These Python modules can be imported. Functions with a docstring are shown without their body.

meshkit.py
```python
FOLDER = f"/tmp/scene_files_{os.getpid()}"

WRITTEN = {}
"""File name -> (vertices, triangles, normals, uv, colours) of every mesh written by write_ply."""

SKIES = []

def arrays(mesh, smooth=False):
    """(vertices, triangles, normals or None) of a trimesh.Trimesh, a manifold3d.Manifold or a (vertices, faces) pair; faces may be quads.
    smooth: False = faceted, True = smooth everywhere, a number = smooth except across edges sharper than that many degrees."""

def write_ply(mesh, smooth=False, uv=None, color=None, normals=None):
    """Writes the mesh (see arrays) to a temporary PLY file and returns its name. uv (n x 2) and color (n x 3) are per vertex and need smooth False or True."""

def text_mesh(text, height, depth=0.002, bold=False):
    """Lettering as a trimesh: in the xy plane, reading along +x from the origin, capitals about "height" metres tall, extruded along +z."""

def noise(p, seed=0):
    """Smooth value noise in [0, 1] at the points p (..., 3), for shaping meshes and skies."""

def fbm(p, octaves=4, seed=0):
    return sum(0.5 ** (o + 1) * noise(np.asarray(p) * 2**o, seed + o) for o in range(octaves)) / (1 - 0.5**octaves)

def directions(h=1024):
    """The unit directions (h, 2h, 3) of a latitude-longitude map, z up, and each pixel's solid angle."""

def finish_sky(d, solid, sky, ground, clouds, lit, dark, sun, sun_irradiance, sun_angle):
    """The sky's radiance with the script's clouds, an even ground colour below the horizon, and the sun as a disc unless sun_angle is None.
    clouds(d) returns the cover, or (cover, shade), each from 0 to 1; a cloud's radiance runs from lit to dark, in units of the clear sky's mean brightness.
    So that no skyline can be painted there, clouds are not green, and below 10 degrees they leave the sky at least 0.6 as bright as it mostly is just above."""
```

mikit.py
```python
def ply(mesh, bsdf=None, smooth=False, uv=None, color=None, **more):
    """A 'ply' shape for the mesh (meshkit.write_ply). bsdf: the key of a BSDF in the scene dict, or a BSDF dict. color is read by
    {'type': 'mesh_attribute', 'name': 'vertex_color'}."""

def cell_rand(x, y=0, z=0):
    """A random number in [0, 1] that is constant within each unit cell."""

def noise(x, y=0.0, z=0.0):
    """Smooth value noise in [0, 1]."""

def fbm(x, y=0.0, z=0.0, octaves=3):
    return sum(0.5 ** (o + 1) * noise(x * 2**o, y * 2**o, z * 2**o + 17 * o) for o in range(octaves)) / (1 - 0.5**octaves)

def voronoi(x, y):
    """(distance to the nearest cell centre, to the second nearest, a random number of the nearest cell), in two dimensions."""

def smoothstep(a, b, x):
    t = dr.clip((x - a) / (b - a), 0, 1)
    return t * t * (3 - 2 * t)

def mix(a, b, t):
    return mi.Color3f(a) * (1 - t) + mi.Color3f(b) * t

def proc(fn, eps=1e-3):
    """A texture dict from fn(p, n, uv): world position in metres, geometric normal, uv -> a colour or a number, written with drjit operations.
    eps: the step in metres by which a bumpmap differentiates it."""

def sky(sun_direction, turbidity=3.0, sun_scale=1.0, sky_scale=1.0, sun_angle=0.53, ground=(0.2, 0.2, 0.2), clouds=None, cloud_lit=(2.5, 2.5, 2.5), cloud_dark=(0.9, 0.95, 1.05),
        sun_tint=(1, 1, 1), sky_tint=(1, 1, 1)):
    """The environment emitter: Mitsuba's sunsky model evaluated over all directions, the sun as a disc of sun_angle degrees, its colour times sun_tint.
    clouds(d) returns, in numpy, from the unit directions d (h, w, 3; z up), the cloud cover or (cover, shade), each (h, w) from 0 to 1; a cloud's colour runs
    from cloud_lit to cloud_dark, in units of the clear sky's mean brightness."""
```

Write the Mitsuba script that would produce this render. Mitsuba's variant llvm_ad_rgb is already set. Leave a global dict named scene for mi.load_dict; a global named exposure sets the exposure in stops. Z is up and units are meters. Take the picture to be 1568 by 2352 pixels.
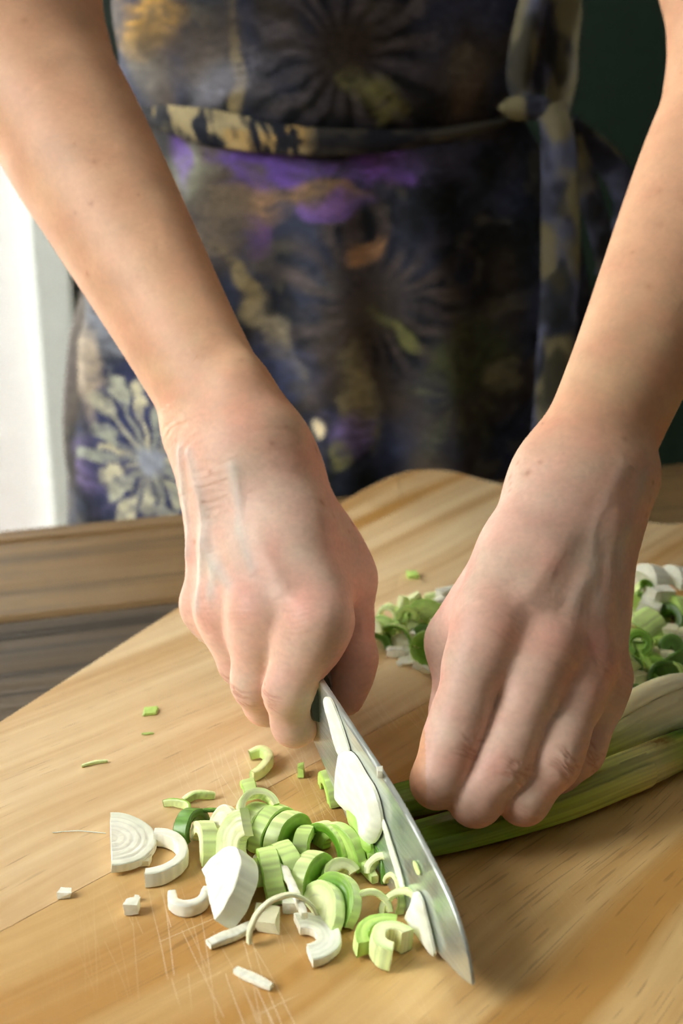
import math, random
import numpy as np, trimesh, manifold3d, shapely, mitsuba as mi, drjit as dr, mikit
from scipy.spatial import Delaunay
from shapely.geometry import Polygon
from mikit import proc, noise, fbm, voronoi, cell_rand, smoothstep, mix
from meshkit import noise as npnoise, fbm as npfbm

T = mi.ScalarTransform4f
rng = np.random.default_rng(7)
scene, labels = {}, {}

# ------------------------------------------------------------------ camera, sky, exposure
F, PITCH, CAMERA_HEIGHT = 3100.0, math.radians(21.0), 1.067      # focal length in pixels of the 1568 x 2352 frame
TABLE_TOP, BOARD_TOP = 0.750, 0.772
scene['camera'] = {
    'type': 'thinlens', 'fov_axis': 'x', 'fov': math.degrees(2 * math.atan(784 / F)),
    'aperture_radius': 0.0026, 'focus_distance': 0.505, 'near_clip': 0.02, 'far_clip': 50.0,
    'to_world': T().look_at(origin=[0, 0, CAMERA_HEIGHT], target=[0, math.cos(PITCH), CAMERA_HEIGHT - math.sin(PITCH)], up=[0, 0, 1]),
}
exposure = 6.3


def overcast(d):
    c = npfbm(d * 2.5, 4, 3)
    return np.ones(d.shape[:2]) * 0.96, 0.35 * np.clip((c - 0.35) * 2.0, 0, 1)


scene['sky'] = mikit.sky([-0.7, -0.25, 0.66], turbidity=4.0, sun_scale=0.0, sky_scale=1.0, ground=(0.45, 0.45, 0.42),
                         clouds=overcast, cloud_lit=(2.5, 2.42, 2.3), cloud_dark=(1.7, 1.72, 1.75))


# ------------------------------------------------------------------ helpers
def at(px, py, d):
    """The world point seen at a pixel of the photograph, d metres along the optical axis."""
    X, Y = (px - 784) / F * d, (1176 - py) / F * d
    return np.array([X, d * math.cos(PITCH) + Y * math.sin(PITCH), CAMERA_HEIGHT - d * math.sin(PITCH) + Y * math.cos(PITCH)])


def on(px, py, z=BOARD_TOP):
    """The point of the level plane z seen at a pixel."""
    o = np.array([0, 0, CAMERA_HEIGHT])
    a = at(px, py, 1.0) - o
    return o + a * (z - CAMERA_HEIGHT) / a[2]


def unit(v):
    v = np.asarray(v, float)
    return v / (np.linalg.norm(v, axis=-1, keepdims=True) + 1e-12)


def tag(key, label=None, category=None, group=None, kind=None):
    d = {k: v for k, v in (('label', label), ('category', category), ('group', group), ('kind', kind)) if v}
    if d:
        labels[key] = d


def numbered(name):
    if name not in TAKEN:
        TAKEN.add(name)
        return name
    k = 1
    while f'{name}_{k:03d}' in TAKEN:
        k += 1
    TAKEN.add(f'{name}_{k:03d}')
    return f'{name}_{k:03d}'


TAKEN = set()


def add(name, mesh, bsdf, parent=None, smooth=35, uv=None, color=None, label=None, **tags):
    key = numbered(f'{parent}__{name}' if parent else name)
    scene[key] = mikit.ply(mesh, bsdf, smooth=smooth, uv=uv, color=color)
    tag(key, label, **tags)
    return key


def box(x0, x1, y0, y1, z0, z1, bevel=0.0):
    if bevel <= 0:
        m = trimesh.creation.box([x1 - x0, y1 - y0, z1 - z0])
        m.apply_translation([(x0 + x1) / 2, (y0 + y1) / 2, (z0 + z1) / 2])
        return m
    b = bevel
    c = [[x, y, z] for x in (x0 + b, x1 - b) for y in (y0 + b, y1 - b) for z in (z0, z1)]
    c += [[x, y, z] for x in (x0, x1) for y in (y0 + b, y1 - b) for z in (z0 + b, z1 - b)]
    c += [[x, y, z] for x in (x0 + b, x1 - b) for y in (y0, y1) for z in (z0 + b, z1 - b)]
    return trimesh.convex.convex_hull(np.array(c))


def grid_faces(n, m, closed_u=False, closed_v=False):
    i, j = np.meshgrid(np.arange(n if closed_u else n - 1), np.arange(m if closed_v else m - 1), indexing='ij')
    i2, j2 = (i + 1) % n, (j + 1) % m
    return np.stack([i * m + j, i2 * m + j, i2 * m + j2, i * m + j2], -1).reshape(-1, 4)


def sheet(P, thick, uv=None):
    """A grid of points P (n, m, 3) as a cloth-like closed sheet of the given thickness."""
    n, m = P.shape[:2]
    N = unit(np.cross(np.gradient(P, axis=0), np.gradient(P, axis=1)))
    v = np.vstack([(P + N * thick / 2).reshape(-1, 3), (P - N * thick / 2).reshape(-1, 3)])
    f = grid_faces(n, m)
    fs = [f, f[:, ::-1] + n * m]
    edge = [(i, 0) for i in range(n)] + [(n - 1, j) for j in range(1, m)] + [(i, m - 1) for i in range(n - 2, -1, -1)] + [(0, j) for j in range(m - 2, 0, -1)]
    e = np.array([a * m + b for a, b in edge])
    e2 = np.roll(e, -1)
    fs.append(np.stack([e2, e, e + n * m, e2 + n * m], 1))
    uvs = None if uv is None else np.vstack([uv.reshape(-1, 2)] * 2)
    f = np.vstack(fs)
    return (v, np.vstack([f[:, [0, 1, 2]], f[:, [0, 2, 3]]])), uvs


def spline(pts, n, closed=False):
    """Catmull-Rom resampling of points to n points of about even spacing."""
    p = np.asarray(pts, float)
    if closed:
        p = np.vstack([p[-1], p, p[0], p[1]])
    else:
        p = np.vstack([2 * p[0] - p[1], p, 2 * p[-1] - p[-2]])
    out = []
    for a, b, c, d in zip(p[:-3], p[1:-2], p[2:-1], p[3:]):
        t = np.linspace(0, 1, 16, endpoint=False)[:, None]
        out.append(0.5 * (2 * b + (c - a) * t + (2 * a - 5 * b + 4 * c - d) * t ** 2 + (3 * b - a - 3 * c + d) * t ** 3))
    q = np.vstack(out + [p[-2][None]])
    s = np.concatenate([[0], np.cumsum(np.linalg.norm(np.diff(q, axis=0), axis=1))])
    w = np.linspace(0, s[-1], n + 1)[:-1] if closed else np.linspace(0, s[-1], n)
    return np.stack([np.interp(w, s, q[:, k]) for k in range(q.shape[1])], 1)


def bell(d, s):
    return np.exp(-0.5 * (d / s) ** 2)


def soft(a, b, x):
    t = np.clip((x - a) / (b - a), 0, 1)
    return t * t * (3 - 2 * t)


def lin(r, g, b):
    """sRGB bytes to linear colour."""
    return [(c / 255 / 12.92) if c / 255 < 0.04045 else ((c / 255 + 0.055) / 1.055) ** 2.4 for c in (r, g, b)]


def rgb(c):
    return {'type': 'rgb', 'value': list(map(float, c))}


VCOL = {'type': 'mesh_attribute', 'name': 'vertex_color'}


def principled(color, rough=0.5, spec=0.5, two=True, bump=None, scale=1.0, **more):
    b = {'type': 'principled', 'base_color': color if isinstance(color, dict) else rgb(color), 'roughness': rough, 'specular': spec, **more}
    if bump is not None:
        b = {'type': 'bumpmap', 'tex': bump, 'scale': scale, 'bsdf': b}
    return {'type': 'twosided', 'b': b} if two else b


# ------------------------------------------------------------------ materials of the setting
scene['plaster_white'] = principled((0.80, 0.80, 0.78), 0.7, 0.3)
scene['paint_green'] = principled((0.0025, 0.0150, 0.0080), 0.55, 0.4)
scene['paint_grey'] = principled((0.42, 0.42, 0.40), 0.7, 0.3)
scene['paint_white_gloss'] = principled((0.86, 0.87, 0.86), 0.35, 0.5)
scene['paint_sage'] = principled((0.66, 0.72, 0.68), 0.5, 0.4)
scene['pane_glass'] = {'type': 'thindielectric', 'int_ior': 1.5}
scene['metal_handle'] = principled((0.6, 0.6, 0.58), 0.3, 0.5, metallic=1.0)


def floor_wood(p, n, uv):
    k = dr.floor(p.x / 0.14)
    g = fbm(p.x * 60, p.y * 3 + k * 13, 0, 3)
    return mix((0.20, 0.12, 0.065), (0.36, 0.24, 0.14), 0.6 * g + 0.4 * cell_rand(k, 3))


scene['floor_wood'] = principled(proc(floor_wood), 0.45, 0.4)

# ------------------------------------------------------------------ the room
XL, XR, YF, YB, H = -1.27, 2.3, -2.2, 2.1, 2.6


def structure(name, mesh, bsdf, parent=None, label=None, smooth=False):
    return add(name, mesh, bsdf, parent, smooth, label=label, kind=None if parent else 'structure')


def wall_with_holes(u0, u1, z0, z1, holes, place):
    s = shapely.box(u0, z0, u1, z1)
    for h in holes:
        s = s.difference(shapely.box(*h))
    m = trimesh.creation.extrude_polygon(s, 0.12, engine='earcut')
    v = m.vertices.copy()
    m.vertices = place(v[:, 0], v[:, 1], v[:, 2])
    m.fix_normals()
    return m


structure('floor', box(XL - .12, XR + .12, YF - .12, YB + .12, -0.1, 0.0), 'floor_wood', label='brown wooden floor under the table')
structure('ceiling', box(XL - .12, XR + .12, YF - .12, YB + .12, H, H + 0.1), 'plaster_white', label='white plaster ceiling')
W1, W2 = (-0.34, 1.16, 0.44, 2.46), (1.60, 0.12, 1.98, 2.25)
structure('wall_left', wall_with_holes(YF - .12, YB + .12, 0, H, [W1, W2], lambda u, z, t: np.stack([XL - t, u, z], 1)), 'plaster_white', label='white wall with the windows')
structure('wall_back', wall_with_holes(XL, XR, 0, H, [(-1.20, 0.0, -0.47, 2.08)], lambda u, z, t: np.stack([u, YB + t, z], 1)), 'paint_green', label='dark green wall behind the person')
structure('wall_right', box(XR, XR + .12, YF, YB, 0, H), 'paint_green', label='dark green side wall')
structure('wall_front', box(XL, XR, YF - .12, YF, 0, H), 'paint_grey', label='grey wall behind the camera')
# door in the back wall, painted white
door = structure('door_1', box(-1.19, -0.480, YB + .03, YB + .07, 0.01, 2.06, .004), 'paint_white_gloss', label='white painted door, bright from the window light')
for x0, x1, z0, z1 in ((-1.10, -0.60, 1.15, 1.95), (-1.10, -0.60, 0.15, 1.0)):
    structure('panel', box(x0, x1, YB + .024, YB + .034, z0, z1, .005), 'paint_white_gloss', door)
hm = trimesh.util.concatenate([trimesh.creation.capsule(0.11, 0.009, count=[12, 12]).apply_transform(trimesh.transformations.rotation_matrix(math.pi / 2, [0, 1, 0])).apply_translation([-1.165, YB - .025, 1.02]),
                               trimesh.creation.cylinder(0.012, 0.06, sections=16).apply_transform(trimesh.transformations.rotation_matrix(math.pi / 2, [1, 0, 0])).apply_translation([-1.15, YB + .002, 1.02])])
structure('door_handle', hm, 'metal_handle', door, smooth=40)
fr = trimesh.util.concatenate([box(-1.26, -1.19, YB - .015, YB + .06, 0, 2.14, .004), box(-0.480, -0.418, YB - .015, YB + .06, 0, 2.14, .004), box(-1.26, -0.418, YB - .016, YB + .06, 2.06, 2.14, .004)])
structure('trim_1', fr, 'paint_sage', label='pale sage door frame')


def window(name, y0, z0, y1, z1, bars, label):
    x0, x1, w = XL - .085, XL - .035, 0.055
    fr = trimesh.util.concatenate([box(x0, x1, y0, y0 + w, z0, z1), box(x0, x1, y1 - w, y1, z0, z1), box(x0, x1, y0 + w, y1 - w, z0, z0 + w), box(x0, x1, y0 + w, y1 - w, z1 - w, z1)])
    key = structure(name, fr, 'paint_white_gloss', label=label)
    edges = np.linspace(y0 + w, y1 - w, bars + 2)
    for e in edges[1:-1]:
        structure('glazing_bar', box(x0 + .005, x1 - .005, e - .018, e + .018, z0 + w, z1 - w), 'paint_white_gloss', key)
    for a, b in zip(edges[:-1], edges[1:]):
        m = trimesh.Trimesh([[XL - .06, a, z0 + w], [XL - .06, b, z0 + w], [XL - .06, b, z1 - w], [XL - .06, a, z1 - w]], [[0, 1, 2], [0, 2, 3]], process=False)
        structure('pane', m, 'pane_glass', key)


window('window_1', W1[0], W1[1], W1[2], W1[3], 1, 'large white-framed window lighting the table')
window('window_2', W2[0], W2[1], W2[2], W2[3], 0, 'unseen tall glass door, added to light the white door')  # added out of view so that the back door comes out white
structure('baseboard_back', box(-0.418, XR, YB - .018, YB, 0, .09, .003), 'paint_green')

# ------------------------------------------------------------------ table of old planks
TA = on(0, 1216, TABLE_TOP)
TU = unit((on(1520, 1065, TABLE_TOP) - TA) * [1, 1, 0])          # along the far edge
TV = np.array([TU[1], -TU[0], 0.0])                               # towards the camera


def tpoint(u, v, z):
    return TA + TU * u + TV * v + [0, 0, z - TABLE_TOP]


def plank_wood(light, dark, grey, seed, crack):
    def fn(p, n, uv):
        dx, dy = p.x - float(TA[0]), p.y - float(TA[1])
        u, v = dx * float(TU[0]) + dy * float(TU[1]), dx * float(TV[0]) + dy * float(TV[1])
        w = v + 0.006 * (noise(u * 7, v * 9, seed) - 0.5)
        g = fbm(u * 5, w * 190, seed, 4)
        fine = noise(u * 26, w * 900, seed + 5)
        blotch = fbm(u * 9, v * 22, seed + 9, 3)
        c = mix(dark, light, dr.clip(0.15 + 0.85 * g + 0.35 * (blotch - 0.5), 0, 1))
        c = mix(c, mi.Color3f(grey), dr.clip(0.75 * smoothstep(0.45, 0.8, blotch), 0, 1))
        c = c * (1 - 0.35 * smoothstep(0.62, 0.9, fine))
        line = smoothstep(0.56, 0.70, fbm(u * 2.2, w * 95, seed + 21, 3))
        c = mix(c, mi.Color3f(0.022, 0.018, 0.012), crack * line)
        return c
    return fn


def plank_bump(p, n, uv):
    dx, dy = p.x - float(TA[0]), p.y - float(TA[1])
    u, v = dx * float(TU[0]) + dy * float(TU[1]), dx * float(TV[0]) + dy * float(TV[1])
    w = v + 0.006 * (noise(u * 7, v * 9, 1) - 0.5)
    return fbm(u * 6, w * 170, 4, 3)


PLANKS = [principled(proc(plank_wood((0.30, 0.190, 0.078), (0.125, 0.074, 0.030), (0.23, 0.160, 0.080), 3.3, 0.4)), 0.42, 0.45, bump=proc(plank_bump), scale=0.0006),
          principled(proc(plank_wood((0.140, 0.105, 0.065), (0.040, 0.032, 0.022), (0.15, 0.125, 0.09), 8.7, 0.8)), 0.5, 0.4, bump=proc(plank_bump), scale=0.0015)]
scene['wood_plank_warm'], scene['wood_plank_grey'] = PLANKS
TABLE = 'dining_table'
tag(TABLE, 'old rustic wooden table of broad brown planks under the cutting board', 'table')
TAKEN.add(TABLE)


def plank(v0, v1, u0, u1, thick, seed):
    """A worn plank: its upper long edges waver a little."""
    n = 60
    us = np.linspace(u0, u1, n)
    r = np.random.default_rng(seed)
    wob = lambda: np.interp(us, np.linspace(u0, u1, 26), r.normal(0, 0.0011, 26))
    a, b = v0 + 0.0017 + wob(), v1 - 0.0017 + wob()
    z1, z0, c = TABLE_TOP, TABLE_TOP - thick, 0.0025
    ring = [(a, z0), (a, z1 - c), (a + c, z1), (b - c, z1), (b, z1 - c), (b, z0)]
    P = np.stack([np.stack([tpoint(u, vv[i], zz) for i, u in enumerate(us)]) for vv, zz in ring], 1)
    v = P.reshape(-1, 3)
    f = grid_faces(n, 6, closed_v=True)
    ends = [[0, 1, 2], [0, 2, 3], [0, 3, 4], [0, 4, 5]]
    f = np.vstack([f[:, [0, 1, 2]], f[:, [0, 2, 3]], [[c_, b_, a_] for a_, b_, c_ in ends], [[x + (n - 1) * 6 for x in t] for t in ends]])
    m = trimesh.Trimesh(v, f, process=False)
    trimesh.repair.fix_normals(m)
    return m


VS = [0.0, 0.0225, 0.1365, 0.252, 0.372, 0.487, 0.600, 0.712, 0.800]
for i, (a, b) in enumerate(zip(VS[:-1], VS[1:])):
    warm = i in (0, 1, 4, 6)
    add('plank', plank(a, b, -0.75, 1.05, 0.035, 40 + i), 'wood_plank_warm' if warm else 'wood_plank_grey', TABLE, smooth=30,
        label={0: 'narrow brown edge plank', 1: 'broad warm brown plank', 2: 'weathered grey-brown plank'}.get(i))


def tbox(u0, u1, v0, v1, z0, z1):
    m = box(u0, u1, v0, v1, z0, z1, 0.003)
    v = m.vertices
    m.vertices = np.array([tpoint(a, b, c) for a, b, c in v])
    m.fix_normals()
    return m


for u, v in ((-0.66, 0.05), (-0.66, 0.68), (0.89, 0.05), (0.89, 0.68)):
    add('leg', tbox(u, u + .07, v, v + .07, 0.0, TABLE_TOP - .035), 'wood_plank_warm', TABLE, smooth=False)
for a in ((-0.59, 0.89, 0.07, 0.095), (-0.59, 0.89, 0.705, 0.73)):
    add('apron_rail', tbox(*a, TABLE_TOP - .115, TABLE_TOP - .035), 'wood_plank_warm', TABLE, smooth=False)

# ------------------------------------------------------------------ cutting board
BC = np.array([0.0483, 0.8521])                                   # its far left corner
B1 = unit(np.array([0.172, 0.3144]))                              # along its long side, away from the camera
B2 = np.array([B1[1], -B1[0]])                                    # across, to the right
GR = unit(np.array([0.70, 0.72]))                                 # run of the grain
GX = np.array([GR[1], -GR[0]])


def grain(p):
    a = p.x * float(GR[0]) + p.y * float(GR[1])
    b = p.x * float(GX[0]) + p.y * float(GX[1])
    return a, b


SCARS = [((float(on(*q)[0]), float(on(*q)[1])), sx, sy, am) for q, sx, sy, am in (((590, 1775), .026, .036, .8), ((480, 2170), .030, .034, .9), ((600, 2330), .040, .020, .9), ((930, 1680), .022, .050, .6), ((740, 1900), .03, .03, .5), ((1150, 2050), .03, .02, .2))]


def board_wood(seed, shift, light=(0.690, 0.505, 0.265)):
    def fn(p, n, uv):
        a, b = grain(p)
        bend = 0.030 * (noise(a * 5.0, b * 7.0, seed) - 0.5) + 0.010 * (noise(a * 13, b * 22, seed + 2) - 0.5)
        w = b + bend + 0.16 * (a - 0.3) * (a - 0.3)
        ring = fbm(w * 42, a * 0.9, seed + 4, 2)
        ring2 = noise(w * 150, a * 1.6, seed + 7)
        streak = fbm(a * 11, w * 260, seed + 11, 4)
        t = dr.clip(0.10 + 0.95 * smoothstep(0.30, 0.75, ring) + 0.42 * (ring2 - 0.5) + 0.75 * (streak - 0.5) + shift, 0, 1)
        c = mix(light, (0.450, 0.245, 0.068), t)
        pore = smoothstep(0.74, 0.92, noise(a * 70, w * 1500, seed + 17)) * smoothstep(0.35, 0.65, noise(a * 9, w * 30, seed + 3))
        c = mix(c, mi.Color3f(0.26, 0.13, 0.045), 0.38 * pore)
        # knife scars: pale hair lines across the grain, in patches
        patch = mi.Float(0)
        for (cx, cy), sx, sy, am in SCARS:
            patch = dr.maximum(patch, am * dr.exp(-dr.square((p.x - cx) / sx) - dr.square((p.y - cy) / sy)))
        patch = patch * smoothstep(0.25, 0.55, noise(p.x * 40 + 3, p.y * 40 + 8, 5))
        scar = mi.Float(0)
        for k, (ang, pitch, long) in enumerate(((0.28, 0.0036, 0.060), (0.40, 0.0049, 0.045), (0.19, 0.0066, 0.080), (-0.95, 0.045, 0.03))):
            ca, sa = math.cos(ang), math.sin(ang)
            q = p.x * ca + p.y * sa + 0.0012 * noise(p.x * 40, p.y * 40, k)
            s = -p.x * sa + p.y * ca
            i = dr.floor(q / pitch)
            j = dr.floor(s / long + 7.0 * cell_rand(i, k, 3))
            off = (cell_rand(i, j, k) - 0.5) * 0.8 * pitch
            dq = dr.abs(q - (i + 0.5) * pitch - off)
            on_ = dr.select(cell_rand(i, j, k + 9) > 0.45, 1.0, 0.0)
            scar = dr.maximum(scar, on_ * smoothstep(0.00026, 0.00006, dq) * (0.35 + 0.65 * cell_rand(i, j, k + 30)))
        c = mix(c, mi.Color3f(0.86, 0.76, 0.58), 0.58 * dr.minimum(scar * patch, 1))
        return c
    return fn


def board_bump(p, n, uv):
    a, b = grain(p)
    return fbm(a * 18, b * 500, 2, 2)


for i, (sh, lt) in enumerate(((-0.06, (0.74, 0.585, 0.345)), (0.12, (0.63, 0.435, 0.190)), (0.06, (0.63, 0.445, 0.20)))):  # stave tones; window sheen and shade on the right also put into the colour
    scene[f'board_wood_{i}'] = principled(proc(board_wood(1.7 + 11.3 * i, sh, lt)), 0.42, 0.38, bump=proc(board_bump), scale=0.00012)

far = np.array([[-0.60, -0.0115], [-0.35, -0.0115], [-0.10, -0.0112], [-0.060, -0.0105], [-0.034, -0.0080], [-0.0135, -0.0035], [-0.0025, 0.004], [0.0045, 0.0165], [0.0055, 0.031], [0.0015, 0.0475], [-0.0020, 0.066],
                [-0.0090, 0.100], [-0.0175, 0.135], [-0.0222, 0.158], [-0.0185, 0.178], [-0.004, 0.192], [0.030, 0.199], [0.080, 0.199], [0.105, 0.205], [0.115, 0.223]])[:, ::-1]
half = spline(far[2:], 90)
half = np.vstack([[[-0.0115, -0.60], [-0.004, -0.618], [0.016, -0.626]][::-1], half])
mid = 0.223
outline = np.vstack([half, np.stack([2 * mid - half[::-1, 0], half[::-1, 1]], 1)])
board_poly = Polygon([tuple(BC + B2 * x + B1 * y) for x, y in outline]).buffer(0)
seam = float(on(602, 1817) @ np.r_[GX, 0])                            # the joint that shows between two staves
tag('cutting_board', 'large honey-coloured wooden cutting board, scored by knife marks, with rounded shoulders', 'cutting board')
TAKEN.add('cutting_board')


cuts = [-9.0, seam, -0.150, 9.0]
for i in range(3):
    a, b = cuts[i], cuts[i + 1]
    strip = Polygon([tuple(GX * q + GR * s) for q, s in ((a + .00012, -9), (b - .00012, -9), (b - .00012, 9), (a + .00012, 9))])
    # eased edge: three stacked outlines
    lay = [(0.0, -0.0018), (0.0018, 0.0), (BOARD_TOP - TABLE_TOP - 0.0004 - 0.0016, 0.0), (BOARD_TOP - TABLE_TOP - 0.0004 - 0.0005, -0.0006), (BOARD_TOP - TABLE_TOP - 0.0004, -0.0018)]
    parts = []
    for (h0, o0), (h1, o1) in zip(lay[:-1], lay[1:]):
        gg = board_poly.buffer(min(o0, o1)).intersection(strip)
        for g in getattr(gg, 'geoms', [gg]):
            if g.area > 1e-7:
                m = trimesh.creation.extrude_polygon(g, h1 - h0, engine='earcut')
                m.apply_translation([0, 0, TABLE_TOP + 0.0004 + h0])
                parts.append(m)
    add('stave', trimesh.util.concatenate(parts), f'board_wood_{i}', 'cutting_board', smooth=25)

# ------------------------------------------------------------------ the person: one continuous skin from a distance field
def capsule(p, a, b, ra, rb):
    a, b = np.asarray(a, float), np.asarray(b, float)
    ba = b - a
    q = p - a
    t = np.clip(q @ ba / (ba @ ba), 0, 1)
    q = q - t[:, None] * ba
    return np.sqrt((q * q).sum(1)) - (ra + (rb - ra) * t)


def ball(p, c, r):
    q = p - c
    return np.sqrt((q * q).sum(1)) - r


def ellipsoid(p, c, axes, r):
    """axes: rows are the unit directions of the radii r."""
    q = (p - c) @ np.asarray(axes).T
    k0 = np.sqrt(((q / r) ** 2).sum(1))
    k1 = np.sqrt(((q / np.square(r)) ** 2).sum(1))
    return k0 * (k0 - 1) / np.maximum(k1, 1e-9)


def smin(a, b, k):
    h = np.maximum(k - np.abs(a - b), 0) / k
    return np.minimum(a, b) - h * h * k * 0.25


def chain(p, pts, rs, k=0.004):
    d = capsule(p, pts[0], pts[1], rs[0], rs[1])
    for i in range(1, len(pts) - 1):
        d = smin(d, capsule(p, pts[i], pts[i + 1], rs[i], rs[i + 1]), k)
    return d


MM = 0.001


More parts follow.
